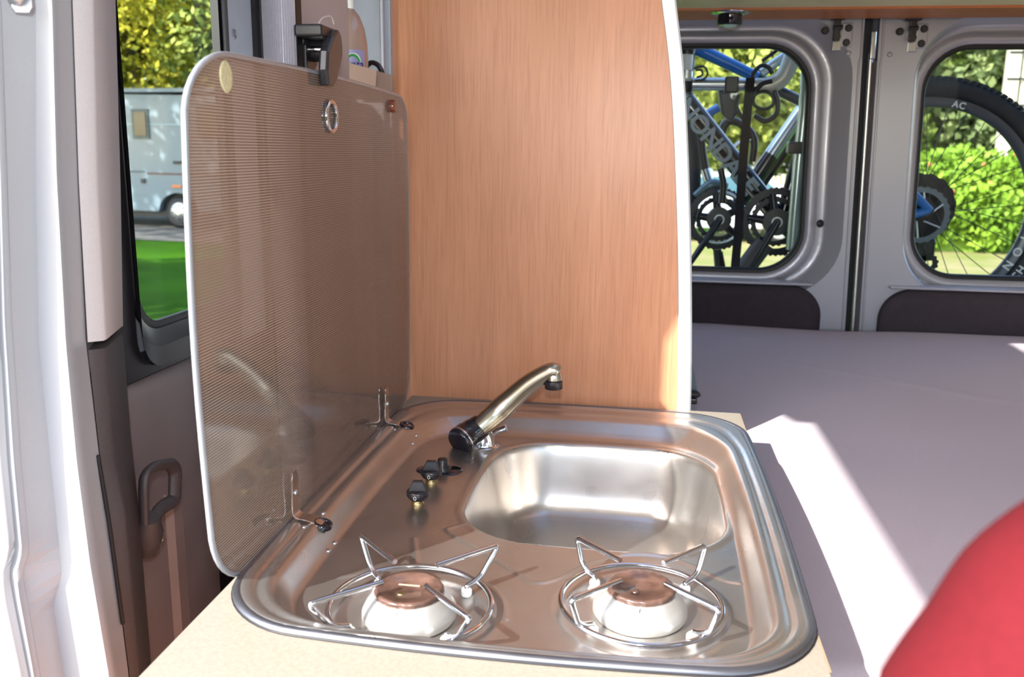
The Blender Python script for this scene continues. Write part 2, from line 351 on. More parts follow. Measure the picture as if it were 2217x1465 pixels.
# concrete pole
px_, py_, _ = 0, 0, 0
p0 = ony(2194, 180, 27.0)
pl = thing('utility_pole', (p0[0], 27, GZ), 'pale concrete utility pole standing beyond the hedge behind the bicycle wheel', 'pole')
MB().box((p0[0]-.24, 26.8, GZ), (p0[0]+.07, 27.1, 9)).build('shaft', mat('concrete', (196, 192, 172), .9, noise=.1, nscale=4), pl, bevel=.02)
MB().box((p0[0]+.16, 26.85, GZ), (p0[0]+.38, 27.05, 9)).build('shaft', mat('concrete 2', (196, 192, 172), .9, noise=.1, nscale=4), pl, bevel=.02)  # same even concrete colour as the first shaft
tie = None
for k in range(14):
    if tie is None: tie = MB().box((p0[0]-.26, 26.76, -1), (p0[0]+.38, 26.8, -.95)).build('cross_tie', BLACK, pl)
    else:
        c = tie.copy(); C.objects.link(c); c.parent = pl; c.location.z = k*.7
# picket fence
fx = thing('reed_fence', (2.4, 21, GZ), 'pale upright picket fence between the car and the trees', 'fence')
pk = MB().box((-.05, 20.98, -.5), (.05, 21.02, .5))
a0 = ony(1560, 500, 21)[0]; a1 = ony(1760, 500, 21)[0]
PICK = mat('weathered pale wood', (206, 196, 160), .8, noise=.15, nscale=5)
first = None
for k in range(int((a1-a0)/.11)):
    x = a0+k*.11
    if first is None:
        first = MB().box((x-.04, 20.98, GZ), (x+.04, 21.01, GZ+1.35)).build('picket', PICK, fx); fx0 = x
    else:
        c = first.copy(); C.objects.link(c); c.parent = fx; c.location.x = x-fx0; c.location.z = random.uniform(-.03, .03)
for z in (.35, 1.05): MB().box((a0-.1, 21.015, GZ+z), (a1+.1, 21.05, GZ+z+.07)).build('rail', PICK, fx)
# white car
def car(name, x, y, s, label, grp):
    c = thing(name, (x, y, GZ), label, 'car', grp)
    prof = [(-2.0, .35), (-2.02, .75), (-1.6, .95), (-1.05, 1.0), (-.45, 1.42), (.9, 1.46), (1.55, 1.05), (2.0, .95), (2.05, .4), (1.6, .3), (-1.6, .3)]
    MB().prism([(x+u*s, y, GZ+v) for u, v in prof], (0, 1.7, 0)).build('body', mat(label, (196, 200, 204), .25, coat=.4), c, bevel=.06)
    for q in ([(-.85, 1.02), (-.4, 1.34), (.1, 1.37), (.1, 1.02)], [(.18, 1.02), (.18, 1.37), (.85, 1.38), (1.3, 1.05)]):
        MB().prism([(x+u*s, y-.01, GZ+v) for u, v in q], (0, .02, 0)).build('side_window', mat('car glass', (70, 104, 118), .08), c)
    for u in (-1.3, 1.3):
        w0 = MB().cyl((x+u*s, y-.03, GZ+.32), (x+u*s, y+.2, GZ+.32), .32, 24).build('wheel', BLACK, c)
        MB().cyl((x+u*s, y-.045, GZ+.32), (x+u*s, y-.02, GZ+.32), .19, 16).build('hubcap', ALU, w0)
    return c
car('car', ony(1545, 450, 19)[0], 18.6, 1, 'white car parked behind the bicycle cranks', 'cars on the campsite')
car('car', ony(1840, 440, 24)[0]-.4, 24, 1, 'white car parked farther off beyond the rack post', 'cars on the campsite')

# motorhome seen through the sliding door window
mh = thing('motorhome', (-10.4, 18.5, GZ), 'white motorhome with a dark red stripe parked on the lane', 'motorhome')
ux = Vector((1, -.09, 0)).normalized(); uy = Vector((.09, 1, 0)).normalized(); B0 = Vector((-10.39, 18.58, GZ))
def mp_(u, v, z): return tuple(B0 + ux*u + uy*v + Vector((0, 0, z)))
def mbox(u0, u1, v0, v1, z0, z1):
    return MB().add([mp_(u, v, z) for z in (z0, z1) for u, v in ((u0, v0), (u1, v0), (u1, v1), (u0, v1))], [(0, 3, 2, 1), (4, 5, 6, 7), (0, 1, 5, 4), (1, 2, 6, 5), (2, 3, 7, 6), (3, 0, 4, 7)])
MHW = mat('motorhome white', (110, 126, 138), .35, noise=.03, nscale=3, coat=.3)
arch = [(-.52, .38)] + [(.5*math.cos(math.radians(a))*-1, .38+.42*math.sin(math.radians(a))) for a in range(10, 175, 12)] + [(.52, .38)]
side = [(-5.5, .38)] + arch + [(2.6, .38), (2.75, 1.2), (1.9, 1.95), (1.5, 2.9), (-5.5, 3.0)]
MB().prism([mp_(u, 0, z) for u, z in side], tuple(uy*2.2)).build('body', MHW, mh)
mbox(-5.4, 2.4, .12, 2.1, .25, .4).build('underbody', BLACK, mh)
mbox(-.55, .55, .15, .9, .3, .85).build('wheel_well', BLACK, mh)
wh = MB().lathe(mp_(0, .02, .36), tuple(uy), [(.30, 0), (.36, .03), (.36, .22), (.2, .24)], 32).build('wheel', BLACK, mh)
MB().lathe(mp_(0, -.01, .36), tuple(uy), [(.05, -.02), (.1, 0), (.22, .02), (.24, .05)], 20).build('wheel_rim', ALU, wh)
for k in range(8):
    a = k*math.pi/4; MB().cyl(mp_(.15*math.cos(a), -.004, .36+.15*math.sin(a)), mp_(.15*math.cos(a), .03, .36+.15*math.sin(a)), .03, 8).build('rim_hole', BLACK, wh)
wf = mbox(-1.02, -.6, -.03, .02, 1.98, 2.62).build('window_frame', mat('grey window frame', (66, 82, 84), .4), mh)
mbox(-.96, -.66, -.045, -.028, 2.04, 2.56).build('pane', mat('dark motorhome glass', (30, 40, 42), .1), wf)
wf = mbox(.62, 1.6, -.03, .02, 2.0, 2.7).build('window_frame', mat('dark window frame', (40, 56, 58), .4), mh)
mbox(.68, 1.54, -.045, -.028, 2.06, 2.64).build('pane', mat('dark motorhome glass 2', (30, 40, 42), .1), wf)
mbox(-.75, 2.4, -.012, .004, 1.2, 1.235).build('stripe', mat('dark red stripe', (92, 40, 44), .4), mh)
mbox(-5.4, -.8, -.012, .004, 1.24, 1.27).build('stripe', mat('dark blue stripe', (50, 70, 84), .4), mh)
mbox(-5.4, 2.4, -.01, .004, 2.28, 2.3).build('body_seam', mat('seam', (150, 176, 184), .4), mh)
mbox(-5.4, -.6, -.008, .004, .76, .775).build('body_seam', mat('seam2', (110, 130, 140), .4), mh)
mbox(-.12, .12, -.03, .01, .92, .97).build('marker_lamp', mat('orange lens', (226, 120, 50), .3), mh)
mbox(-.05, .17, -.03, .01, 1.44, 1.5).build('door_handle', BLACK, mh)
mbox(-.9, -.8, -.03, .01, 1.0, 1.1).build('vent_cap', BLACK, mh)
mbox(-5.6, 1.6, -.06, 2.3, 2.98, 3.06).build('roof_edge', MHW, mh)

# ================================================================== VAN SHELL
XR = 1.75; YR = 2.5; ZC = 1.1
MB().box((-.62, -.45, -.92), (XR, 2.6, -.9)).build('floor', mat('grey floor', (120, 116, 116), .7, noise=.1), kind='structure')
cl = MB()
for a, b in (((-.66, -.45), (-.085, 2.6)), ((.30, -.45), (XR, 2.6)), ((-.085, -.45), (.30, .75)), ((-.085, 1.5), (.30, 2.6))):
    cl.box((a[0], a[1], ZC), (b[0], b[1], ZC+.04))
cl.build('ceiling', LINER, kind='structure')
MB().box((XR, -.45, -.92), (XR+.05, 2.6, ZC+.04)).build('wall_right', LINER, kind='structure')
wl = MB(); wl.prism([(-.68, y, z) for y, z in ((-.45, 1.14), (-.45, 1.10), (.44, 1.10), (.446, 1.062), (.53, 1.035), (.58, .97), (.62, .87), (.655, .72), (.69, .5), (.70, .2), (.74, .2), (.74, 1.0), (1.475, 1.03), (1.475, 1.14))], (.04, 0, 0)); wl.box((-.72, 1.475, -.92), (-.68, 2.6, ZC+.04)); wl.box((-.68, 1.41, -.92), (-.64, 2.6, ZC+.04))
wl.build('wall_left', LINER, kind='structure')

wf_ = MB(); wf_.box((-.66, -1.4, .84), (XR, -1.35, 1.14)); wf_.build('unseen_cab_wall', LINER, kind='structure')  # unseen cab front, added to cut the sky reflected in the sink bowl
MB().prism([(-.66, -1.36, -.9), (-.66, -.95, -.9), (-.66, -.9, .10), (-.66, -1.0, .20), (-.66, -1.36, .30)], (XR+.66, 0, 0)).build('trim_2', mat('unseen grey dashboard', (112, 106, 104), .7, noise=.05), kind='structure')  # unseen dashboard block, added to darken reflections in the bowl's back wall
MB().box((-.2, -1.4, 1.10), (XR, -.45, 1.14)).build('unseen_cab_ceiling', LINER, kind='structure')  # unseen ceiling over the cab, added with it to hold back sky light

# ------------------------------------------------------------------ rear doors
SH = -.0275
def shx(x, z): return x + SH*(z-.4)
gapL, gapR = .5486, .5690
def panel_with_hole(x0, x1, z0, z1, hole, y, name, m, parent, th=.012):
    """flat door skin from a rectangle to a rounded opening"""
    n = len(hole); cx = sum(p[0] for p in hole)/n; cz = sum(p[2] for p in hole)/n
    outer = []
    for p in hole:
        dx, dz = p[0]-cx, p[2]-cz
        tx = ((x1 if dx > 0 else x0)-cx)/dx if abs(dx) > 1e-6 else 1e9; tz = ((z1 if dz > 0 else z0)-cz)/dz if abs(dz) > 1e-6 else 1e9
        t = min(tx, tz); outer.append((cx+dx*t, y, cz+dz*t))
    # snap nearest samples to the corners
    for X, Z in ((x0, z0), (x0, z1), (x1, z0), (x1, z1)):
        k = min(range(n), key=lambda i: (outer[i][0]-X)**2+(outer[i][2]-Z)**2); outer[k] = (X, y, Z)
    outer = [(shx(p[0], p[2]), p[1], p[2]) for p in outer]; hl = [(shx(p[0], p[2]), p[1], p[2]) for p in hole]
    mb = MB(); mb.loft([outer, hl], smooth=False); return mb
def rear_door(name, x0, x1, win, inner_left, hingex):
    d = thing(name, (x0, YR, -.9), kind='structure')
    wx0, wx1, wz0, wz1 = win
    def L(dx0, dx1, dz0, dz1, r, y): return [(shx(p[0], p[2]), p[1], p[2]) for p in rrect(wx0-dx0, wx1+dx1, wz0-dz0, wz1+dz1, r, 10, y)]
    wide, narrow = .098, .034
    a, b = (narrow, wide) if not inner_left else (narrow, wide)
    a, b = (.036, .092) if inner_left else (.092, .098)
    hole = rrect(wx0-a, wx1+b, wz0-.058, wz1+.072, .165, 10, YR)
    mb = panel_with_hole(x0, x1, -.9, 1.08, hole, YR, 'x', None, None)
    mb.build('inner_skin', SILVER, d)
    rec = MB()
    loops = [[(shx(p[0], p[2]), p[1], p[2]) for p in hole],
             L(a-.006, b-.006, .054, .066, .162, YR+.004),
             L(a*.75, b*.62, .045, .052, .152, YR+.028),
             L(.030, .034, .034, .034, .142, YR+.046),
             L(.028, .031, .030, .031, .140, YR+.040),
             L(.006, .008, .008, .008, .124, YR+.038),
             L(.003, .003, .003, .003, .121, YR+.047)]
    rec.loft(loops, True); rec.build('window_surround', SILVER, d)
    sl = MB(); sl.loft([L(.003, .003, .003, .003, .121, YR+.046), L(-.004, -.004, -.004, -.004, .116, YR+.044), L(-.009, -.009, -.009, -.009, .112, YR+.052), L(-.009, -.009, -.009, -.009, .112, YR+.07), L(.01, .01, .01, .01, .125, YR+.07)]); sl.build('window_seal', BLACK, d)
    g = MB(); lp = L(0, 0, 0, 0, .12, YR+.06); g.prism([p for p in lp], (0, .004, 0)); g.build('window_pane', GLASS_C, d)
    return d
sc_ = 1.018  # the glass stands 45 mm behind the skin
LW = (-.22, shx(.4297, .8)*sc_+.004, .094, .708)
RW = (.7036*sc_+.001, 1.32, .094, .703)
dl = rear_door('door_1', -.62, gapL, LW, False, .45)
dr = rear_door('door_2', gapR+.018, XR, RW, True, .63)
def sheared(mb):
    mb.v = [(shx(x, z), y, z) for x, y, z in mb.v]; return mb
# door edges, seal and the bright channel between the doors
sheared(MB().box((gapL-.002, YR+.002, -.9), (gapL+.001, YR+.03, 1.08))).build('door_edge', SILVER, dl)
sheared(MB().box((gapL-.004, YR+.045, -.9), (gapR+.03, YR+.06, 1.08))).build('centre_seal', BLACK, dl)
mb = MB(); mb.tube([(gapR+.004, YR+.015, -.9), (gapR+.004, YR+.015, .68)], .006, 10); sheared(mb).build('edge_strip', ALU, dr)
sheared(MB().box((gapR+.006, YR+.02, -.9), (gapR+.018, YR+.03, 1.08))).build('door_edge', CHAR, dr)
sheared(MB().box((gapR+.017, YR-.004, -.9), (gapR+.021, YR+.02, .66))).build('edge_lip', SILVER, dr)
st = MB(); st.box((gapR-.001, YR+.0, .665), (gapR+.012, YR+.014, .735)); sheared(st).build('striker', CHROME, dr, bevel=.003)
# second raised lip beside the gap on each door
for X, par in ((gapL-.007, dl), (gapR+.026, dr)):
    mb = MB(); mb.tube([(X, YR, -.9), (X, YR, .655), (X+(.004 if par is dl else .002), YR, .67), (X+(.004 if par is dl else .002), YR, 1.0)], .003, 8); sheared(mb).build('pressed_bead', SILVER, par)
# top latches
def latch(cx, par):
    def P(px, py, d=0): q = ony(px, py, YR-d); return q
    x, z = cx
    b = MB(); b.box((x-.004, YR-.012, z-.045), (x+.018, YR-.001, z+.02)); o = b.build('latch_plate', CHROME, par, bevel=.002)
    b = MB(); b.box((x-.006, YR-.024, z-.022), (x+.012, YR-.012, z+.045)); b.cyl((x+.003, YR-.03, z-.012), (x+.003, YR-.01, z-.012), .009, 12); b.cyl((x-.008, YR-.02, z+.012), (x+.016, YR-.02, z+.012), .006, 10); b.build('latch_bolt', BLK, o, bevel=.003)
    MB().box((x-.02, YR-.03, z+.03), (x+.024, YR-.004, z+.062)).build('latch_hook', BLK, par, bevel=.006)
    MB().box((x+.018, YR-.006, z-.035), (x+.045, YR-.001, z+.025)).build('mounting_plate', SILVER, par, bevel=.003)
    for u, v in ((-.024, .006), (.034, .012), (.031, -.024)):
        s_ = MB().lathe((x+u, YR-.001, z+v), (0, -1, 0), [(.0095, 0), (.0095, .006), (.007, .0075)], 16).build('bolt', BLK, par)
    MB().lathe((x+(.04 if par is dl else -.042), YR-.001, z-.05), (0, -1, 0), [(.007, 0), (.006, .002), (.003, .0025)], 14).build('plug', SILVER, par)
q = ony(1806, 72, YR); latch((q[0], q[2]), dl)
q = ony(1968, 74, YR); latch((q[0], q[2]), dr)
MB().lathe((ony(1772, 484, YR+.03)[0], YR+.006, ony(1772, 484, YR)[2]), (.3, -1, 0), [(.0001, .004), (.009, .004), (.011, 0)], 12).build('slot', BLACK, dl)
# dark cards under the windows
for (x0, x1, par) in ((-.2, ony(1778, 660, YR-.01)[0], dl), (ony(1902, 680, YR-.01)[0], 1.6, dr)):
    lo = rrect(x0, x1, -.5, .066, .085, 10, YR-.014); l2 = rrect(x0+.004, x1-.004, -.496, .062, .081, 10, YR-.022); l3 = rrect(x0+.03, x1-.03, -.47, .036, .06, 10, YR-.024)
    l0 = rrect(x0, x1, -.5, .066, .085, 10, YR-.001)
    MB().loft([l0, lo, l2, l3], True, False, True).build('lower_card', CARDM, par)
    sl = MB(); sl.box((x0+.02, YR-.028, .068), (x1-.03, YR+.03, .076)); sl.build('sill_ledge', SILVER, par, bevel=.003)

# ------------------------------------------------------------------ sliding door at the side of the picture (door_3)
d3 = thing('door_3', (-.56, .75, -.9), kind='structure')
ZG = np.concatenate([np.linspace(-.9, -.16, 5), np.linspace(-.14, .66, 60), np.linspace(.7, 1.02, 4)])
def vedge(pts, y, dx=0):
    q = [ony(px, py, y) for px, py in pts]; zs = [p[2] for p in q][::-1]; xs = [p[0] for p in q][::-1]
    return [(float(np.interp(z, zs, xs))+dx, y, float(z)) for z in ZG]
K = 1.0
e_sil = vedge([(-60, 0), (-40, 400), (-32, 700), (-12, 1000), (4, 1172), (4, 1205), (-6, 1240), (-2, 1300), (30, 1465)], .722)
e_r1 = vedge([(-40, 0), (-20, 400), (-12, 700), (2, 1000), (22, 1180), (18, 1206), (6, 1240), (12, 1300), (48, 1465)], .712)
e_g = vedge([(-28, 0), (-10, 400), (-2, 700), (16, 1000), (33, 1184), (30, 1206), (18, 1236), (27, 1290), (62, 1465)], .724)
e_r2 = vedge([(-14, 0), (2, 400), (10, 700), (30, 1000), (47, 1184), (45, 1206), (33, 1236), (42, 1290), (74, 1465)], .714)
e_g2 = vedge([(2, 0), (16, 400), (26, 700), (46, 1000), (63, 1184), (61, 1206), (48, 1238), (58, 1295), (88, 1465)], .7235)
e_a = vedge([(78, 0), (78, 400), (84, 740), (110, 1000), (135, 1246), (130, 1262), (117, 1300), (116, 1312), (140, 1465)], .7475)
e_a2 = e_a
e_b = vedge([(112, 0), (122, 380), (142, 740), (166, 1000), (195, 1222), (236, 1465)], .747)
e_b2 = vedge([(121, 0), (130, 380), (150, 740), (176, 1000), (205, 1222), (246, 1465)], .752)
e_b3 = vedge([(127, 0), (137, 380), (158, 740), (184, 1000), (214, 1222), (254, 1465)], .762)
e_s = vedge([(155, 0), (169, 400), (186, 740), (214, 982), (238, 1150), (264, 1348), (279, 1465)], .79)
def strip(edges, name, m, smooth=True, thick=0):
    mb = MB(); mb.loft([list(e) for e in edges], False, smooth=smooth); o = mb.build(name, m, d3, fixn=False)
    return o
strip([e_sil, [(a[0]+.004, a[1]-.006, a[2]) for a in e_sil], e_r1, e_g, e_r2, e_g2], 'outer_flange', WHITE)
strip([[(x+.0002, y, z) for x, y, z in e_g2], e_a], 'door_return', WHITE, smooth=False)
strip([e_a2, e_b], 'front_face', WHITE, smooth=False)
strip([e_b, e_b2, e_b3, e_s], 'edge_face', WHITE)
# outer skin and inner lining of the door behind the front face
strip([[(p[0], .722, p[2]) for p in e_sil], [(min(p[0]-.03, -.70), .76, p[2]) for p in e_sil], [(-.71, .9, p[2]) for p in e_sil]], 'outer_skin', WHITE)
# pillar trim: light above, charcoal below
def trim(name, m, z0, z1, grow=0):
    y1 = .80
    s0 = vedge([(157, 0), (171, 400), (190, 740), (217, 982), (240, 1150), (267, 1348), (282, 1465)], .79)
    c0 = vedge([(198, 0), (206, 400), (226, 752), (243, 992), (268, 1112), (280, 1240), (300, 1457)], y1)
    c1 = vedge([(204, 0), (214, 400), (233, 752), (250, 992), (275, 1112), (287, 1240), (307, 1457)], y1+.008)
    yb = [.875]*len(ZG)
    t0 = vedge([(250, 0), (261, 400), (267, 740), (270, 760), (285, 950), (300, 1091), (312, 1240), (330, 1457)], .875)
    t1 = [(x-.03, y+.01, z) for x, y, z in t0]
    sel = [i for i, z in enumerate(ZG) if z0 <= z <= z1]
    E_ = []
    for e in (s0, c0, c1, t0, t1):
        E_.append([(e[i][0]+grow, e[i][1]-grow, e[i][2]) for i in sel])
    mb = MB(); mb.loft(E_, False)
    # closing faces
    a = [e[0] for e in E_]; b = [e[-1] for e in E_]; mb.add(a, [tuple(range(len(a)))]); mb.add(b, [tuple(range(len(b)))])
    return mb.build(name, m, d3, fixn=False)
zt = ony(215, 742, .80)[2]
trim('pillar_trim_upper', TRIMG, zt, 1.03)
ZG = np.sort(np.append(ZG, [zt-.006, zt-.003]))
trim('pillar_trim_lower', CHAR, -.9, zt-.004, -.0015)
sm = MB(); q0, q1 = ony(212, 985, .786), ony(266, 1350, .786)
sm.tube([q0, ony(236, 1130, .786), q1], .0022, 8); sm.build('seal_strip', BLACK, d3)
# card plane with the window opening
XC = -.62
YW0, YW1, ZW0, ZW1 = onx(268, 400, XC)[1], onx(478, 100, XC)[1], .188, .76
def yz_rr(y0, y1, z0, z1, r, x, n=8, tilt=0):
    return [(x, p[0], p[2] + tilt*(p[0]-y0)) for p in rrect(y0, y1, z0, z1, r, n)]
def deep(lp):
    return [(x, y*abs(x/XC), CAMZ+(z-CAMZ)*abs(x/XC)) for x, y, z in lp]
holes = [yz_rr(YW0-.004, YW1+.003, ZW0-.045, ZW1+.03, .045, XC+.012), yz_rr(YW0, YW1, ZW0-.022, ZW1+.02, .05, XC+.006), deep(yz_rr(YW0+.006, YW1-.004, ZW0+.0, ZW1, .05, XC-.014)), deep(yz_rr(YW0+.006, YW1-.004, ZW0+.0, ZW1, .05, XC-.045))]
MB().loft(holes[:2]).build('window_bezel', BLK, d3)
MB().loft(holes[1:3]).build('bezel_return', BLK, d3)
MB().loft([holes[2], holes[3]]).build('window_tunnel', mat('grey window return', (150, 158, 164), .4), d3)
fr = deep(yz_rr(YW0+.006, YW1-.004, ZW0, ZW1, .05, XC-.03)); g2 = deep(yz_rr(YW0+.014, YW1-.010, ZW0+.010, ZW1-.012, .045, XC-.03))
g3 = [(p[0]-.008, p[1], p[2]) for p in g2]; f3 = [(p[0]-.008, p[1], p[2]) for p in fr]
MB().loft([fr, g2, g3, f3]).build('window_gasket', BLACK, d3)
MB().prism(deep(yz_rr(YW0+.01, YW1-.007, ZW0+.006, ZW1-.006, .045, XC-.034)), (-.004, 0, 0)).build('window_pane', GLASS, d3)
# solid skin around the opening (one closed slab with the hole)
def slab_hole(y0, y1, z0, z1, hole, x, name, m, par):
    n = len(hole); cy = sum(p[1] for p in hole)/n; cz = sum(p[2] for p in hole)/n; outer = []
    for p in hole:
        dy, dz = p[1]-cy, p[2]-cz
        ty = ((y1 if dy > 0 else y0)-cy)/dy if abs(dy) > 1e-6 else 1e9; tz = ((z1 if dz > 0 else z0)-cz)/dz if abs(dz) > 1e-6 else 1e9
        t = min(ty, tz); outer.append((x, cy+dy*t, cz+dz*t))
    for Y, Z in ((y0, z0), (y0, z1), (y1, z0), (y1, z1)):
        k = min(range(n), key=lambda i: (outer[i][1]-Y)**2+(outer[i][2]-Z)**2); outer[k] = (x, Y, Z)
    return MB().loft([outer, hole], smooth=False).build(name, m, par)
slab_hole(.84, YW1+.12, -.9, 1.03, [(XC-.046, p[1], p[2]) for p in holes[3]], XC-.046, 'door_skin', WHITE, d3)
slab_hole(YW0-.05, YW1+.004, .135, .83, [(XC+.004, p[1], p[2]) for p in holes[0]], XC+.004, 'bezel_surround', BLK, d3)
# charcoal card under the window with its sloping shoulder and ribs
zc1 = onx(340, 800, XC)[2]
cardL = [onx(px, py, XC) for px, py in ((268, 835), (285, 960), (300, 1091), (312, 1240), (322, 1400))]
YC0, YC1 = .93, 1.165
lo = [(XC-.02, YC0, .135), (XC+.0, YC0, .128), (XC+.006, YC0, .11), (XC+.006, YC0, -.9)]
l1 = [(x, YC1-.02, z) for x, y, z in lo]; l2 = [(x-.01, YC1, z) for x, y, z in lo]
MB().loft([lo, l1, l2], False).build('door_card', CHAR2, d3, fixn=False)
MB().box((XC-.04, YC1+.03, -.9), (XC-.015, 1.405, .13)).build('gap_sun_block', BLACK, d3)  # added black box, blocks sunlight entering behind the door card
MB().box((XC-.04, .88, -.9), (XC-.005, YC1+.03, .15)).build('card_backing', BLACK, d3)
rb = MB(); rb.loft([[(XC+.006, y, z) for y in (1.018, 1.05)] for z in (-.05, -.9)], False)
y0, y1 = 1.012, 1.048
MB().add([(XC+.006, y0, -.03), (XC+.006, y1, -.045), (XC+.006, y1, -.9), (XC+.006, y0, -.9), (XC+.014, y0+.008, -.04), (XC+.014, y1-.006, -.052), (XC+.014, y1-.006, -.9), (XC+.014, y0+.008, -.9)],
         [(4, 5, 6, 7), (0, 1, 5, 4), (0, 4, 7, 3), (1, 2, 6, 5)]).build('card_rib', CHAR2, d3)
rp = [onx(px, py, XC+.03) for px, py in ((262, 1130), (297, 1098), (330, 1085))]
# raised lower pocket panel beside the handle
pp = [onx(px, py, XC+.02) for px, py in ((258, 1125), (300, 1098), (352, 1092), (392, 1400), (310, 1500), (300, 1465), (272, 1240))]
# handle
hx = XC+.035
def H(px, py, x=hx): return onx(px, py, x)
hd_ = MB()
loop = [H(312, 1130, XC+.055), H(310, 1060, XC+.06), H(312, 1028, XC+.06), H(330, 1010, XC+.06), H(368, 1003, XC+.055), H(380, 1018, XC+.05), H(378, 1082, XC+.05), H(356, 1094, XC+.05), H(340, 1108, XC+.052), H(334, 1135, XC+.055)]
hd_.tube(round_bend(loop, .008, 4), .0052, 12, ell=(1.0, 1.7)); hh = hd_.build('door_handle', CHAR, d3)
c0 = H(318, 1160, XC+.03)
MB().tube([H(322, 1120, XC+.055), H(318, 1150, XC+.048), H(316, 1182, XC+.03)], [.012, .019, .016], 16).build('handle_pivot', CHAR, hh)
MB().lathe(H(341, 1161, XC+.05), (1, -.25, 0), [(.0075, 0), (.0075, .004), (.004, .005)], 14).build('handle_screw', CHROME, hh)
MB().tube([H(294, 1130, XC+.01), H(290, 1165, XC+.01), H(306, 1196, XC+.01), H(330, 1195, XC+.01)], .006, 8).build('handle_grommet', mat('rusty grommet', (96, 52, 30), .6, noise=.4, nscale=80), hh)
# metal pillar right of the window
X2 = XC-.006
ya, yb, yc, yd = onx(484, 60, X2)[1], onx(545, 60, X2)[1], onx(549, 60, X2)[1], onx(566, 60, X2)[1]
MB().box((X2-.008, YW1+.002, .12), (X2+.004, ya, 1.03)).build('window_trim', BLACK, d3)
bp = MB().box((X2-.012, ya, .12), (X2, yb, 1.03)).build('body_pillar', mat('silver blue pillar paint', (206, 216, 230), .35, .2, noise=.04, nscale=300), d3)
wv = [onx(px, py, X2) for px, py in ((508, -30), (508, 20), (512, 36), (520, 50), (525, 60), (524, 74), (519, 88), (510, 104), (506, 125), (505, 300))]
MB().tube(smooth_pts(wv, 5), .0022, 8).build('wavy_flange', mat('pillar flange', (196, 204, 214), .3, .2), bp)
o_ = wv[::-1] + [(X2, ya+.002, wv[-1][2])] 
MB().prism([(X2, p[1], p[2]) for p in wv] + [(X2, ya+.003, wv[-1][2]), (X2, ya+.003, wv[0][2])], (.0025, 0, 0)).build('overlapping_flange', mat('pillar flange 2', (208, 218, 232), .35, .2), bp)
q = onx(503, 74, X2); MB().lathe((X2+.001, q[1], q[2]), (1, 0, 0), [(.008, 0), (.007, .003), (.004, .004), (.004, .002)], 18).build('rivet', SILVER, bp)
MB().box((X2-.04, yb, .0), (X2+.008, yb+.012, 1.03)).build('pillar_seal', BLACK, d3)
MB().box((X2-.03, yb+.012, -.5), (X2+.004, yb+.02, 1.03)).build('seal_channel', SILVER, d3)
MB().box((X2-.04, yb+.02, -.6), (X2+.006, yd+.09, 1.03)).build('dark_gap', BLACK, d3)
# bolt plate at the top of the return
q = ony(52, 0, .722)
bpz = MB().prism([(q[0]+u*.7, .722+u*.18, q[2]+v) for u, v in ((-.011, .012), (-.011, -.006), (-.007, -.0105), (.008, -.0105), (.012, -.006), (.012, .012))], (0, -.004, 0)).build('bolt_plate', SILVER, d3)
MB().lathe((q[0]-.002, .716, q[2]+.003), (0, -1, 0), [(.0085, 0), (.0085, .002), (.005, .004), (.0048, .007), (.001, .0085)], 18).build('bolt', CHROME, bpz)

# ------------------------------------------------------------------ side panels above the lid (left wall details)
XG = -.415
rib = thing('trim_1', (-.44, 1.02, -.02), kind='structure')
y_r = 1.03; xr0, xr1 = ony(568, 60, y_r)[0], ony(640, 60, y_r)[0]
nr = 17; wdt = (xr1-xr0)/nr
pr0 = []
for k in range(nr+1):
    x = xr0+k*wdt; yy = y_r - .012*math.sin(math.pi*k/nr)
    pr0 += [(x, yy), (x+wdt*.55, yy-.0022), (x+wdt*.8, yy+.001)]
pr0 = pr0[:-2]
MB().loft([[(x, y, z) for x, y in pr0] for z in (-.02, 1.08)], False, smooth=False).build('ribbed_tambour', mat('grey tambour', (186, 184, 196), .35, .1, noise=.06, nscale=300), rib, fixn=False)
MB().box((xr0-.004, y_r+.003, -.02), (xr1, y_r+.02, 1.08)).build('tambour_backing', BLACK, rib)
yg1 = 1.222
gp = MB().box((XG-.012, y_r, -.02), (XG, yg1, 1.08)).build('grey_side_panel', mat('warm grey panel', (164, 156, 158), .45, noise=.04, nscale=200), rib, bevel=.002)
ar = [onx(px, py, XG) for px, py in ((686, 66), (690, 50), (700, 38), (716, 36), (722, 52))]
MB().tube(smooth_pts(ar, 5), .0015, 6).build('pressed_recess', TRIMG, rib)
# back of the niche
MB().box((-.62, 1.425, -.3), (-.415, 1.445, 1.08)).build('niche_wall', mat('blue grey niche wall', (166, 174, 188), .45, .1, noise=.04), rib)
MB().tube([(-.4265, 1.42, .3), (-.4265, 1.42, 1.05)], .004, 8).build('niche_edge', SILVER, rib)

MB().box((-.462, yg1, -.3), (-.448, 1.424, .49)).build('niche_sun_block', TRIMG, rib)  # added panel below the niche, keeps window sun off the partition

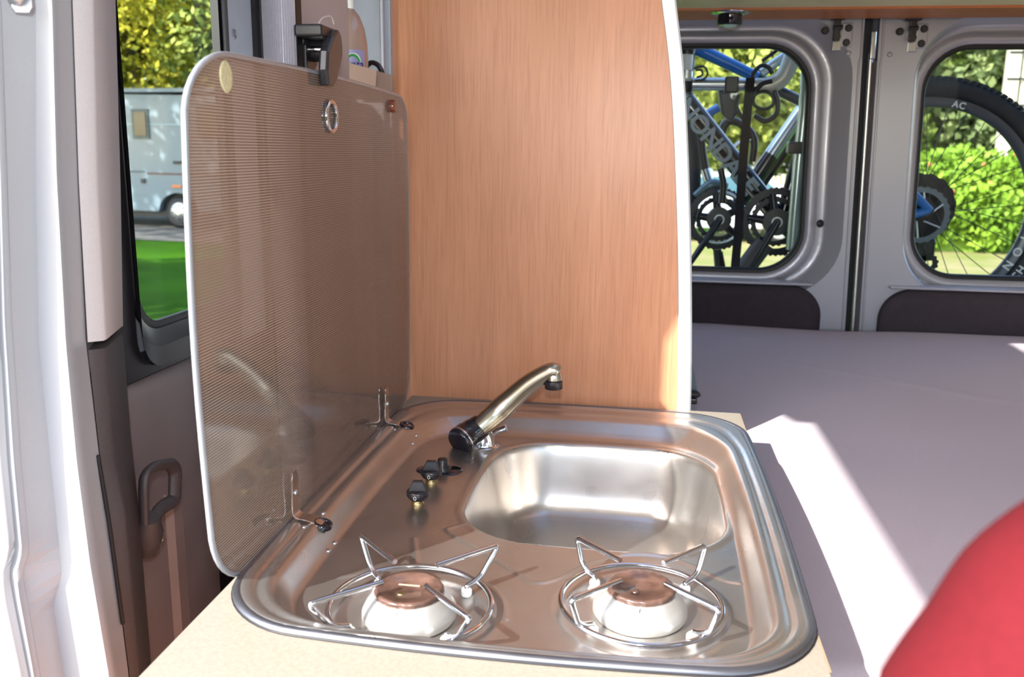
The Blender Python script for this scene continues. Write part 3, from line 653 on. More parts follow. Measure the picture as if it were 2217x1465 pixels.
# ================================================================== PARTITION PANEL
pt = thing('partition_panel', (-.1, 1.45, -.3), 'tall beech laminate partition panel with curved front edge behind the sink', 'panel')
cur = [(.0087-.012, .75), (.0087, .648), (.0215, .585), (.0315, .5119), (.0385, .445), (.045, .3703), (.0512, .297), (.0562, .2229), (.0605, .146), (.0641, .0689), (.0662, 0), (.0668, -.09)]
curb = [(-.02, .9), (-.06, 1.08)]
PY = 1.437
zz = [c[1] for c in cur][::-1]; xx = [c[0] for c in cur][::-1]
Zs = list(np.linspace(-.09, .75, 50)); Xs = [float(np.interp(z, zz, xx)) for z in Zs]
Xs = list(np.convolve(np.pad(Xs, 2, mode='edge'), np.ones(5)/5, 'valid'))
Zs += [.9, 1.08]; Xs += [-.04, -.10]
MB().prism([(-.425, PY, -.3), (.067, PY, -.3)] + [(x, PY, z) for x, z in zip(Xs, Zs)] + [(-.425, PY, 1.08)], (0, .018, 0)).build('board', WOOD, pt)
loops = []
for i, (x, z) in enumerate(zip(Xs, Zs)):
    wd = .0225 + .0015*max(0, (.3-z))*2
    loops.append([(x, PY+.001, z), (x+.0015, PY-.003, z), (x+wd-.003, PY-.003, z), (x+wd, PY+.0005, z), (x+wd, PY+.019, z), (x+wd-.003, PY+.022, z), (x, PY+.022, z)])
MB().loft(loops, True, True, True, smooth=False).build('edge_trim', mat('white satin aluminium trim', (226, 230, 234), .3, .25, noise=.03, nscale=500, coat=.3), pt)
# dark bracket on the far side of the partition
bk = thing('fold_bracket', (.09, 1.47, .0), 'small dark grey folding bracket behind the white trim above the bed', 'bracket')
MB().prism([(.088, 1.47, .078), (.0985, 1.47, .038), (.1, 1.47, .024), (.088, 1.47, .024)], (0, .05, 0)).build('web', mat('blue grey metal', (62, 76, 84), .3, .3), bk)
MB().tube([(.086, 1.465, .0205), (.101, 1.465, .0205), (.1035, 1.468, .019)], [.006, .006, .004], 10).build('rod', BLK, bk)
MB().box((.086, 1.462, .003), (.101, 1.50, .014)).build('foot', BLK, bk, bevel=.003)

# ================================================================== WORKTOP AND CABINET
tx = .168
kc = thing('kitchen_cabinet', (-.1, 1.0, -.9), 'kitchen cabinet carcass under the beige worktop', 'cabinet')
MB().box((-.375, .40, -.88), (.16, 1.42, -.15)).build('carcass', WOOD, kc)
MB().box((-.36, .385, -.84), (-.11, .40, -.18)).build('door', WOOD, kc, bevel=.004)
MB().box((-.10, .385, -.84), (.15, .40, -.18)).build('door', WOOD, kc, bevel=.004)
wt = thing('worktop', (-.1, 1.0, -.03), 'speckled beige laminate worktop around the steel sink unit', 'worktop')
# worktop ring around the cutout so that the bowl hangs free
def rr(x, y, cx, cy, a, b, r, bx, by):
    X = np.abs(x-cx); Y = np.abs(y-cy); a2 = a - bx*(Y/b)**2; b2 = b - by*(X/a)**2
    qx = X-(a2-r); qy = Y-(b2-r)
    return np.hypot(np.maximum(qx, 0), np.maximum(qy, 0)) + np.minimum(np.maximum(qx, qy), 0) - r
def outline(par, n=220, grow=0.):
    cx, cy = par[0], par[1]; P = []
    for k in range(n):
        a = 2*math.pi*k/n; lo_, hi = 0, .6
        for _ in range(30):
            mid = (lo_+hi)/2
            if rr(np.array(cx+mid*math.cos(a)), np.array(cy+mid*math.sin(a)), *par) < grow: lo_ = mid
            else: hi = mid
        P.append((cx+lo_*math.cos(a), cy+lo_*math.sin(a)))
    return P
OUT = (-.108, 1.0375, .2785, .375, .085, .010, .016)
opoly = [(tx, 1.436), (-.389, 1.436), (-.389, .30), (.02, .30), (.05, .305), (.10, .34), (.13, .40), (.150, .48), (.162, .58), (tx, .69)]
cut = outline(OUT, 200, -.009); oc = []
for x, y in cut:
    dx, dy = x+.108, y-1.0375; best = 9
    for (ax_, ay_), (bx_, by_) in zip(opoly, opoly[1:]+opoly[:1]):
        ex, ey = bx_-ax_, by_-ay_; den = dx*ey-dy*ex
        if abs(den) < 1e-9: continue
        t = ((ax_+.108)*ey-(ay_-1.0375)*ex)/den; u = ((ax_+.108)*dy-(ay_-1.0375)*dx)/den
        if t > 0 and -1e-6 <= u <= 1+1e-6: best = min(best, t)
    oc.append((-.108+dx*best, 1.0375+dy*best))
for c_ in opoly:
    k = min(range(200), key=lambda i: math.dist(oc[i], c_)); oc[k] = c_
Lz = lambda P, z: [(x, y, z) for x, y in P]
mbw = MB().loft([Lz(cut, -.028), Lz(cut, 0), Lz(oc, 0), Lz(oc, -.028), Lz(cut, -.028)], smooth=False)
mbw.build('top', WORK, wt)
MB().box((tx-.0002, .69, -.028), (tx+.0018, 1.436, -.0004)).build('edging', WORKEDGE, wt)

# ================================================================== HOB AND SINK UNIT
hs = thing('sink_hob_unit', (-.108, 1.038, 0), 'stainless steel combination sink and two burner gas hob set in the beige worktop', 'hob')
def rr(x, y, cx, cy, a, b, r, bx, by):
    X = np.abs(x-cx); Y = np.abs(y-cy); a2 = a - bx*(Y/b)**2; b2 = b - by*(X/a)**2
    qx = X-(a2-r); qy = Y-(b2-r)
    return np.hypot(np.maximum(qx, 0), np.maximum(qy, 0)) + np.minimum(np.maximum(qx, qy), 0) - r
OUT = (-.108, 1.0375, .2785, .375, .085, .010, .016)
INN = (-.106, .995, .225, .312, .075, .010, .012)
BAS = (-.048, 1.106, .163, .180, .082, .008, .012)
h_ = .0021
gx = np.arange(-.40, .185, h_); gy = np.arange(.648, 1.430, h_); X, Y = np.meshgrid(gx, gy, indexing='ij')
so_ = rr(X, Y, *OUT)
# pull the first verts outside onto the outline
g_x = (rr(X+1e-4, Y, *OUT)-rr(X-1e-4, Y, *OUT))/2e-4; g_y = (rr(X, Y+1e-4, *OUT)-rr(X, Y-1e-4, *OUT))/2e-4
near = (so_ > 0) & (so_ < h_*1.6); gl_ = g_x**2+g_y**2+1e-9
Xp = np.where(near, X-so_*g_x/gl_, X); Yp = np.where(near, Y-so_*g_y/gl_, Y)
X, Y = Xp, Yp
do = np.maximum(0, -rr(X, Y, *OUT)); di = rr(X, Y, *INN); db = -rr(X, Y, *BAS)
s_ = np.where(di > 0, do/(do+di+1e-9), 1.0)
Zp = np.interp(s_, [0, .03, .08, .16, .24, .30, .36, .42, .50, .58, .66, .74, .82, .90, .96, 1.0],
               [.0015, .0045, .0060, .0060, .0055, .0030, .0026, .0046, .0052, .0044, .0010, -.0055, -.0120, -.0172, -.0193, -.020])
_d = np.linspace(0, .2, 2001)
_z = np.interp(_d, [0, .0025, .005, .009, .013, .017, .022, .028, .035, .045, .06, .12, .2], [0, -.003, -.013, -.036, -.058, -.076, -.090, -.0985, -.1035, -.1065, -.108, -.112, -.113])
_z = np.convolve(np.pad(_z, 30, mode='edge'), np.hanning(61)/np.hanning(61).sum(), 'valid')
Zb = np.interp(np.maximum(db, 0), _d, _z)
Zp = Zp + np.where(db > 0, Zb, 0) + .0012*np.exp(-((db+.006)/.005)**2)
# embossed lines
def seg_d(px, py, ax, ay, bx, by):
    vx, vy = bx-ax, by-ay; t = np.clip(((px-ax)*vx+(py-ay)*vy)/(vx*vx+vy*vy), 0, 1); return np.hypot(px-ax-t*vx, py-ay-t*vy)
def emb(pts, hgt=.0016, wd=.0028):
    global Zp
    P = [onz(a, b, -.02)[:2] for a, b in pts]; P = [tuple(v[:2]) for v in smooth_pts([(p[0], p[1], 0) for p in P], 5)]
    d = np.full(X.shape, 9.)
    for a, b in zip(P[:-1], P[1:]): d = np.minimum(d, seg_d(X, Y, *a, *b))
    Zp = Zp + hgt*np.exp(-(d/wd)**2)
emb([(1005, 1136), (978, 1142), (970, 1150), (1010, 1176), (1070, 1212), (1120, 1242), (1160, 1262), (1215, 1250), (1290, 1215), (1370, 1200), (1450, 1208), (1520, 1235), (1568, 1256), (1600, 1262)])
emb([(895, 1165), (900, 1205), (905, 1228), (960, 1236), (1030, 1258), (1085, 1295), (1096, 1340)])
emb([(740, 1250), (790, 1240), (850, 1232)])
for bx_, by_ in ((-.209, .757), (.012, .800)):
    d = np.hypot(X-bx_, Y-by_); Zp += -.0022*np.clip((.072-d)/.012, 0, 1) + .0008*np.exp(-((d-.088)/.004)**2)
# mask
keep = np.zeros(so_.shape, bool); keep = so_ < h_*1.6
nx, ny = X.shape; idx = -np.ones(X.shape, np.int64)
cell = keep[:-1, :-1] & keep[1:, :-1] & keep[1:, 1:] & keep[:-1, 1:]
idx_f = np.arange(nx*ny).reshape(nx, ny)
q4 = np.stack([idx_f[:-1, :-1][cell], idx_f[1:, :-1][cell], idx_f[1:, 1:][cell], idx_f[:-1, 1:][cell]], 1)
used, inv = np.unique(q4, return_inverse=True); q4 = inv.reshape(-1, 4)
V = np.stack([X.ravel()[used], Y.ravel()[used], Zp.ravel()[used]], 1) - np.array([-.108, 1.038, 0])
me = bpy.data.meshes.new('tray'); me.vertices.add(len(V)); me.vertices.foreach_set('co', V.ravel().astype(np.float32))
me.loops.add(q4.size); me.loops.foreach_set('vertex_index', q4.ravel().astype(np.int32)); me.polygons.add(len(q4)); me.polygons.foreach_set('loop_start', np.arange(0, q4.size, 4, dtype=np.int32))
me.update(calc_edges=True); me.polygons.foreach_set('use_smooth', np.ones(len(q4), bool)); me.materials.append(STEEL)
tray = bpy.data.objects.new('tray', me); C.objects.link(tray); tray.parent = hs; ROOT[tray.name] = Vector((-.108, 1.038, 0))
# rolled rim following the outline
def outline(par, n=220, grow=0.):
    cx, cy = par[0], par[1]; P = []
    for k in range(n):
        a = 2*math.pi*k/n; lo_, hi = 0, .6
        for _ in range(30):
            mid = (lo_+hi)/2
            if rr(np.array(cx+mid*math.cos(a)), np.array(cy+mid*math.sin(a)), *par) < grow: lo_ = mid
            else: hi = mid
        P.append((cx+lo_*math.cos(a), cy+lo_*math.sin(a)))
    return P
op = outline(OUT); MB().tube([(x, y, .0008) for x, y in op], .0052, 12, closed=True).build('rolled_rim', STEEL_D, tray)
ob = outline(OUT, grow=.0045); MB().tube([(x, y, .0004) for x, y in ob], .0018, 6, closed=True).build('sealing_bead', BLACK, tray)
# drain in the bowl
dc = (-.05, 1.06, -.1325)
MB().lathe(dc, (0, 0, 1), [(.030, .0), (.030, .0015), (.022, .001), (.018, -.001)], 32).build('drain', STEEL, tray)
# worn screws in the tray corners
for (px, py, m_) in ((1690, 1362, BRASS), (612, 1326, BRASS), (1548, 934, BRASS), (925, 898, BRASS)):
    p = onz(px, py, -.004); MB().lathe((p[0], p[1], -.005), (0, 0, 1), [(.006, -.002), (.006, .001), (.004, .003), (.001, .0035)], 12).build('clamp_screw', m_, hs)
# control knobs
for (px, py) in ((905, 1086), (934, 1040)):
    p = onz(px, py, -.016); x, y = p[0], p[1]
    kn = MB()
    kn.lathe((x, y, -.0125), (0, 0, 1), [(.0090, 0), (.0118, .002), (.0142, .0055), (.0148, .009), (.0142, .0115), (.0125, .013), (.001, .0135)], 28)
    kb = kn.build('control_knob', BLK, hs)
    g = MB(); loops = []
    for zz_, wx, wy in ((.010, .0122, .0062), (.017, .0096, .0052), (.0235, .0068, .0040), (.0248, .0058, .0030)):
        ang = math.radians(8); ca, sa = math.cos(ang), math.sin(ang)
        loops.append([(x+u*ca-v*sa, y+u*sa+v*ca, -.0125+zz_) for u, v in ((-wx, -wy), (wx, -wy), (wx, wy), (-wx, wy))])
    g.loft(loops, True, False, True, smooth=False).build('knob_grip', BLK, kb, bevel=.0012)
    MB().lathe((x, y, -.020), (0, 0, 1), [(.0085, 0), (.0085, .004), (.0070, .005), (.0070, .009)], 8).build('spindle_collar', BRASS, kb)
    # flame symbol on the near side of the skirt
    fl_ = [(0, .0032), (.0013, .0012), (.0016, -.0006), (.001, -.002), (0, -.0026), (-.001, -.002), (-.0016, -.0006), (-.0013, .0012)]
    MB().tube([(x+u, y-.0152+abs(u)*.1, -.0057+v*.9) for u, v in fl_], .00035, 5, closed=True).build('flame_mark', WHITEP, kb)
# igniter behind the knobs
p = onz(958, 1004, -.010)
ig = MB().lathe((p[0], p[1], -.020), (0, 0, 1), [(.0115, 0), (.011, .006), (.0072, .009), (.0072, .016), (.006, .018), (.001, .018)], 24).build('igniter_button', BLK, hs)
p2 = onz(974, 1016, -.018); MB().lathe((p2[0], p2[1], -.0205), (0, 0, 1), [(.018, 0), (.0175, .0015), (.001, .0018)], 24).build('bezel', BLKGLOSS, hs)
p2 = onz(925, 1014, -.018); MB().lathe((p2[0], p2[1], -.0205), (0, 0, 1), [(.016, 0), (.0155, .0015), (.001, .0018)], 24).build('bezel', BLKGLOSS, hs)
# hob lid of tinted glass
XL = -.385
def lid_loop(x, g=0.):
    y0, y1, z0, z1 = .712-g, 1.410+g, -.002-g, .500+g
    P = []
    for cy, cz, r, a0 in ((y1-.045, z1-.035, .045, 0), (y0+.085, z1-.060, .085, 90), (y0+.075, z0+.075, .075, 180), (y1-.06, z0+.07, .06, 270)):
        rz = {0: .035, 90: .060, 180: .075, 270: .07}[a0]
        for k in range(11):
            a = math.radians(a0+90*k/10); P.append([cy+r*math.cos(a), cz+rz*math.sin(a)])
    out_ = []
    for y, z in P: out_.append((x, y, z + (.006*(1-((y-1.05)/.35)**2) if z > .3 else 0)))
    # densify long edges and bow them
    dn = []
    n = len(out_)
    for i in range(n):
        a, b = out_[i], out_[(i+1) % n]; L_ = math.dist(a, b); k = max(1, int(L_/.04))
        for j in range(k):
            t = j/k; y = a[1]+(b[1]-a[1])*t; z = a[2]+(b[2]-a[2])*t
            if k > 3 and a[2] > .4 and b[2] > .4: z += .004*math.sin(math.pi*t)
            if k > 3 and abs(a[1]-b[1]) < .05: y += (.005 if y > 1 else -.008)*math.sin(math.pi*t)
            dn.append((x, y, z))
    return dn
ll = lid_loop(XL)
lid = MB().prism(ll, (-.005, 0, 0)).build('lid', LID, hs)
MB().tube([(XL-.0025, p[1], p[2]) for p in ll], .0032, 8, closed=True).build('lid_edge', EDGE, lid)
def disc(y, z, r, name, m, t=.006, ry=1):
    lp = [(XL, y+r*.86*math.cos(a), z+r*math.sin(a)) for a in (2*math.pi*k/24 for k in range(24))]
    l2 = [(XL+t*.7, y+(p[1]-y)*1.0, z+(p[2]-z)*1.0) for p in lp]; l3 = [(XL+t, y+(p[1]-y)*.8, z+(p[2]-z)*.85) for p in lp]
    return MB().loft([lp, l2, l3], True, False, True).build(name, m, lid)
q = onx(489, 166, XL); disc(q[1], q[2], .0145, 'adhesive_disc', YELLOWED, .0012)
q = onx(848, 230, XL); disc(q[1]-.003, q[2], .0095, 'rubber_bumper', BROWN, .007)
q = onx(714, 252, XL)
gr = MB(); ring = [(XL+.002, q[1]+.0175*math.cos(a), q[2]+.0175*math.sin(a)) for a in (2*math.pi*k/28 for k in range(28))]
gr.tube(ring, .0032, 8, closed=True); gg = gr.build('finger_hole_ring', CHROME, lid)
MB().lathe((XL-.006, q[1], q[2]), (1, 0, 0), [(.001, .0), (.015, .001), (.0155, .007), (.0155, .0085)], 28, caps=False).build('finger_hole', BLKGLOSS, gg)
# lid hinges: bent steel straps
for (yh, sx) in ((.893, 1), (1.256, .9)):
    def tz(x, y): return float(Zp[int(round((x+.40)/h_)), int(round((y-.648)/h_))])
    hg = MB(); w2 = .0085
    path = [(XL+.004, .062), (XL+.0045, .045), (XL+.0035, .022), (XL+.006, .010), (XL+.020, .007), (XL+.030, .004), (XL+.037, .0)]
    path = [tuple(p) for p in smooth_pts([(a, b, 0) for a, b in path], 4)]
    lp = []
    for a, b, _ in path:
        k = max(0, (b-.02)/.04); ww = w2*(1 if b < .055 else .7)
        lp.append([(a, yh-ww, b), (a+.0014, yh-ww, b+.0006), (a+.0014, yh+ww, b+.0006), (a, yh+ww, b)])
    o = hg.loft(lp, True, True, True, smooth=False).build('lid_hinge', mat('bright steel strap', (206, 200, 198), .22, 1, noise=.06), hs)
    MB().lathe((XL+.005, yh, .037), (1, 0, 0), [(.0035, 0), (.0035, .002), (.002, .003)], 12).build('hinge_rivet', CHROME, o)
    MB().lathe((XL+.036, yh, tz(XL+.036, yh)-.001), (.25, 0, 1), [(.0115, -.003), (.0115, .0025), (.0085, .0035), (.0075, .001)], 20, caps=True).build('hinge_socket', BLKGLOSS, o)
    for dx_, dy_ in ((.022, -.018), (.052, -.005), (.052, -.026), (.03, .02)):
        MB().lathe((XL+dx_, yh+dy_, tz(XL+dx_, yh+dy_)-.0002), (.15, 0, 1), [(.0032, 0), (.003, .0015), (.001, .002)], 10).build('fixing_screw', CHROME, hs)
# burners
def burner(cx, cy, aim):
    b = MB().lathe((cx, cy, -.0215), (0, 0, 1), [(.044, 0), (.046, .003), (.0458, .008), (.0425, .015), (.0375, .0215), (.034, .025)], 48).build('burner', BURNB, hs)
    cp = MB(); loops = []
    for r_, z_ in ((.0325, .0035), (.0335, .0065), (.0325, .0085), (.0300, .0092), (.0295, .0088), (.0215, .0088), (.021, .0080), (.001, .0080)):
        loops.append([(cx+(r_*(1-.03*(k % 6 == 0)*(r_ > .031)))*math.cos(2*math.pi*k/72), cy+(r_*(1-.03*(k % 6 == 0)*(r_ > .031)))*math.sin(2*math.pi*k/72), z_) for k in range(72)])
    c_ = cp.loft(loops, True, True, True).build('burner_cap', BURN, b)
    MB().box((cx-.012, cy+.004, .0079), (cx+.009, cy+.0062, .0084)).build('cap_stamp', mat('worn stamp', (190, 160, 140), .5), c_) if cx < -.1 else None
    px_, py_ = cx+aim[0], cy+aim[1]
    MB().cyl((px_, py_, -.02), (px_, py_, .002), .0018, 8).build('spark_electrode', RUBW, b)
    MB().tube([(px_, py_, .002), (px_+.001, py_+.004, .0045)], .0008, 6).build('electrode_tip', CHROME, b)
    MB().lathe((cx-.005, cy-.012, .0082), (0, 0, 1), [(.004, 0), (.0036, .0008), (.001, .001)], 16).build('cap_rivet', BRASS if cx < -.1 else BURN, c_)
burner(-.2085, .752, (-.001, -.0425)); burner(.0115, .795, (-.001, -.0425))
# pan supports
def support(cx, cy, label, rpk, first=[None]):
    zr = -.0105
    t = thing('pan_support', (cx, cy, zr), label, 'pan support', 'pan supports over the two gas burners')
    R = .0785
    MB().tube([(cx+R*math.cos(2*math.pi*k/72), cy+R*math.sin(2*math.pi*k/72), zr) for k in range(72)], .0029, 10, closed=True).build('ring', CHROME, t)
    for a in (45, 135, 225, 315):
        a = math.radians(a + (2 if cx > 0 else 0)); c_, s2 = math.cos(a), math.sin(a)
        def P(r, z): return (cx+r*c_, cy+r*s2, z)
        pts = [P(.030, .0215), P(rpk, .0225), P(R+.006, -.004), P(R-.004, zr+.001), P(R-.0135, zr-.001), P(R-.0135, zr-.006)]
        tb = MB().tube(round_bend(pts, .006, 5), .0029, 10).build('arm', CHROME, t)
        MB().lathe(P(R-.0135, -.0215), (0, 0, 1), [(.0050, 0), (.0056, .002), (.0056, .006), (.004, .008), (.0024, .0085)], 16).build('rubber_foot', RUBW, tb)
support(-.2085, .755, 'chromed wire pan support over the burner nearer the glass lid', .104)
support(.0125, .798, 'chromed wire pan support over the burner farther from the lid', .094)

# ------------------------------------------------------------------ tap
tp = thing('tap', (-.222, 1.285, -.02), 'satin nickel swivel tap with black end cap rising over the sink bowl', 'tap')
a_ = Vector(ony(993, 958, 1.225)); b1 = Vector(ony(1042, 922, 1.250))
ax = (b1-a_).normalized(); ax = (ax + Vector((0, .55, 0))).normalized()
rb_ = .0218
MB().lathe(a_, ax, [(.001, -.0014), (.0195, -.001), (rb_, .0015), (rb_, .006)], 40).build('end_cap', BLKGLOSS, tp)
MB().lathe(a_, ax, [(rb_+.0002, .0055), (rb_+.0008, .0065), (rb_+.0002, .0085)], 40, caps=False).build('trim_ring', CHROME, tp)
c_1 = a_+ax*.020
MB().tube(smooth_pts([a_+ax*.004, c_1, b1+Vector((0, .004, 0))], 5), [rb_]*6+[.0205]*2+[.0195, .019, .0185], 32).build('valve_body', BLKGLOSS, tp)
MB().tube([a_+ax*.010+Vector((.003, .004, -.0125)), a_+ax*.055+Vector((.002, 0, -.014))], [.0165, .0150], 24).build('chrome_underbody', CHROME, tp)
hub = a_ + ax*.032
sp = [b1-ax*.006, Vector(ony(1073, 895, 1.262)), Vector(ony(1101, 869, 1.268)), Vector(ony(1142, 833, 1.268)), Vector(ony(1178, 810, 1.266)), Vector(ony(1198, 802, 1.264)), Vector(ony(1209, 808, 1.264))]
spts = smooth_pts(sp, 6)
rs = list(np.interp(np.linspace(0, 1, len(spts)), [0, .08, .25, .45, .65, .85, .95, 1], [.0150, .0170, .0182, .0155, .0138, .0125, .0115, .0085]))
MB().tube(spts, rs, 24).build('spout', NICKEL, tp)
e0 = Vector(ony(1199, 810, 1.264))
MB().lathe(e0, (.02, .0, -1), [(.0100, -.004), (.0122, .003), (.0125, .008)], 24).build('nozzle', NICKEL, tp)
MB().lathe(e0 + Vector((.0, 0, -.0095)), (.02, 0, -1), [(.0132, 0), (.0136, .002), (.0134, .012), (.011, .013)], 24).build('aerator', BLK, tp)
b0 = Vector(onz(1047, 962, -.02))
MB().tube([(b0.x, b0.y, -.021), (b0.x, b0.y, -.008), (b0.x-.004, b0.y-.005, .006)], [.019, .016, .014], 24).build('base', CHROME, tp)
MB().lathe((b0.x, b0.y, -.0215), (0, 0, 1), [(.026, 0), (.026, .0015), (.020, .003)], 32).build('base_flange', CHROME, tp)
l0 = Vector(ony(1062, 945, 1.285)); l1 = Vector(ony(1096, 925, 1.285))
MB().tube([l0, (l0+l1)/2+Vector((0, 0, .003)), l1], [.0055, .007, .007], 12, ell=(1, .8)).build('hinge_knuckle', CHROME, tp)

# ------------------------------------------------------------------ lid catch
lc = thing('lid_catch', (XG, 1.06, .53), 'black plastic turn catch gripping the top of the glass lid', 'catch')
XQ = -.398
def Q(px, py, x=-.392): return onx(px, py, x)
hexp = [Q(px, py, XG+.001) for px, py in ((662, 76), (676, 78), (681, 100), (681, 142), (672, 160), (658, 157), (656, 98))]
MB().prism([(XG, p[1], p[2]) for p in hexp], (.005, 0, 0)).build('backplate', BLK, lc, bevel=.0015)
c1_ = Vector((XG, 1.075, Q(700, 118, XG)[2])); 
MB().cyl(c1_, c1_ + Vector((.03, 0, 0)), .0135, 24).build('pivot', BLK, lc)
bl = [Q(px, py, XL+.006) for px, py in ((722, 63), (728, 76), (731, 100), (731, 122), (725, 150), (718, 180), (712, 187), (700, 185), (697, 150), (699, 110), (710, 78))]
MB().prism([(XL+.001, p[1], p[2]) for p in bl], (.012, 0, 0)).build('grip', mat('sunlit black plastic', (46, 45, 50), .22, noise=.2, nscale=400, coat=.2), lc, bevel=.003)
ym = Q(700, 68, XL)[1]; zm = Q(700, 68, XL)[2]
MB().box((XG+.002, ym-.022, zm-.008), (XL+.006, ym+.032, zm+.006)).build('upper_arm', BLK, lc, bevel=.003)
MB().cyl((XG+.002, ym+.02, zm-.018), (XL+.003, ym+.02, zm-.018), .004, 10).build('hinge_pin', CHROME, lc)

# ------------------------------------------------------------------ niche contents
bt = thing('bottle', (-.437, 1.33, .5), 'transparent spray bottle with a green and blue label behind the lid catch', 'bottle')
bp_ = [(.0005, .118), (.008, .116), (.016, .106), (.023, .088), (.0265, .066), (.0275, .045), (.0275, .0)]
zb = ony(755, 135, 1.33)[2]-.01
MB().lathe((-.4505, 1.33, zb-.03), (0, 0, 1), [(r, h+.0) for r, h in bp_[::-1]], 32).build('bottle_body', mat('translucent brown plastic', (168, 140, 128), .12, noise=.05, coat=.5), bt)
MB().cyl((-.4475, 1.33, zb+.085), (-.4475, 1.33, zb+.16), .0045, 12).build('pump_tube', WHITEP, bt)
lb = MB(); n = 14
for z0_, z1_, nm, m_, a0, a1, rad in ((zb-.012, zb+.026, 'label', mat('pale blue label', (150, 146, 190), .4), -100, -22, .0278),):
    lo_ = [[(-.4505+rad*math.cos(math.radians(a0+(a1-a0)*k/n)), 1.33+rad*math.sin(math.radians(a0+(a1-a0)*k/n)), z) for k in range(n+1)] for z in (z0_, z1_)]
    lb.loft(lo_, False); lab = lb.build(nm, m_, bt)
def on_bottle(u, z, rad=.0283):
    a = math.radians(-62)+u/rad; return (-.4505+rad*math.cos(a), 1.33+rad*math.sin(a), z)
gm = MB(); cz_ = zb+.009
def patch(poly, m_, nm, par, rad):
    MB().add([on_bottle(u, z, rad) for u, z in poly], [tuple(range(len(poly)))]).build(nm, m_, par, fixn=False)
patch([(.0125*math.cos(a), cz_+.0125*math.sin(a)) for a in (math.pi*k/20 for k in range(21))], WHITEP, 'white_arc', lab, .0282)
patch([(.0105*math.cos(a), cz_+.0105*math.sin(a)) for a in (math.pi*k/20 for k in range(21))], mat('label green', (40, 150, 60), .4), 'green_arc', lab, .0286)
def text(s, size, m_, name, parent, frame, extrude=.0003, spacing=1.0, shear=0, bold=0.0):
    cu = bpy.data.curves.new('txt', 'FONT'); cu.body = s; cu.size = size; cu.extrude = extrude; cu.space_character = spacing; cu.shear = shear; cu.offset = bold
    cu.align_x = 'CENTER'; cu.align_y = 'CENTER'; cu.resolution_u = 3
    ob_ = bpy.data.objects.new('txt', cu); C.objects.link(ob_); dg = bpy.context.evaluated_depsgraph_get(); me_ = bpy.data.meshes.new_from_object(ob_.evaluated_get(dg)); bpy.data.objects.remove(ob_)
    off = ROOT.get(parent.name, Vector())
    for v in me_.vertices:
        v.co = Vector(frame(v.co.x, v.co.y, v.co.z)) - off
    me_.materials.clear(); me_.materials.append(m_); me_.name = name
    o = bpy.data.objects.new(name, me_); C.objects.link(o); o.parent = parent; ROOT[o.name] = off; return o
NAVY = mat('label navy', (40, 40, 110), .4)
text('Anta', .017, NAVY, 'label_text', lab, lambda u, v, w_: on_bottle(u+.001, cz_-.004+v, .029+w_))
pc = thing('card_pocket', (-.42, 1.29, .45), 'beige grey pocket in the niche holding the spray bottle', 'box')
pv = [ony(746, 133, 1.29), ony(815, 152, 1.29), ony(812, 215, 1.29), ony(746, 215, 1.29)]
MB().prism([(p[0], 1.29, p[2]-(.0)) for p in pv], (0, .004, 0)).build('front', mat('taupe card', (170, 140, 124), .5), pc, bevel=.001)
MB().prism([(p[0], 1.375, p[2]) for p in pv], (0, .004, 0)).build('back', mat('taupe card 2', (160, 132, 118), .5), pc, bevel=.001)
hz_ = [ony(px, py, 1.385) for px, py in ((790, 150), (797, 139), (808, 136), (820, 143), (828, 160), (833, 185), (836, 215), (838, 260))]
tag(MB().tube(smooth_pts(hz_, 5), .0042, 10).build('hose', BLKGLOSS, loc=(-.42, 1.385, .5)), 'thin black hose arching beside the beech partition edge', 'hose')

# ================================================================== BED
bed = thing('mattress', (.8, 1.6, -.2), 'lavender grey mattress filling the rear of the van', 'mattress')
def btop(x, y):
    z = -.075 + .036*max(0, min(1, (y-1.5)/1.0)) + .004*math.sin(x*7+y*3) * min(1, max(0, (y-1.55)/.3)) 
    z += .0025*math.sin(x*11-y*5)*min(1, max(0, (x-.4)/.3))
    e = min(x-.170 if y < 1.45 else 9, y-.80, XR-x, 2.46-y); z -= .02*max(0, 1-e/.03)**2 if e < .03 else 0
    d = abs((x-.40)*.42 + (y-2.02)*.9); 
    if .2 < x < 1.0: z += .0018*math.exp(-(d/.012)**2)*min(1, (x-.2)/.15)
    return z
mb = MB(); nxx, nyy = 110, 130
xs = np.linspace(.1705, XR-.01, nxx); ys = np.concatenate([[.792, .795, .80, .81], np.linspace(.82, 2.46, nyy)])
loops = [[(float(x), float(y), btop(float(x), float(y))) for y in ys] for x in xs]
mb.loft(loops, False)
bx0 = [(x, .792, -.33) for x in xs]; 
mb.add([(.1705, .792, -.33), (XR-.01, .792, -.33), (XR-.01, .792, -.094), (.1705, .792, -.094)], [(0, 1, 2, 3)])
mb.add([(.1705, .792, -.33), (.1705, .792, -.094), (.1705, 2.46, -.06), (.1705, 2.46, -.33)], [(0, 1, 2, 3)])
mb.build('cover', FAB, bed, fixn=False)
mb2 = MB(); xs2 = np.linspace(-.3, .1705, 30); ys2 = np.linspace(1.465, 2.46, 50)
mb2.loft([[(float(x), float(y), btop(float(x), max(1.4501, float(y)))) for y in ys2] for x in xs2], False)
mb2.build('cover_extension', FAB, bed, fixn=False)
MB().tube([(x, .790, -.096+.002*math.sin(x*30)) for x in np.linspace(.172, XR-.02, 60)], .003, 6).build('piping', mat('dark piping', (70, 36, 44), .7), bed)
bb = thing('bed_base', (.8, 1.6, -.9), 'dark bed base under the lavender mattress', 'bed')
MB().box((.175, .80, -.88), (XR-.02, 2.44, -.33)).build('base', WOOD, bb)
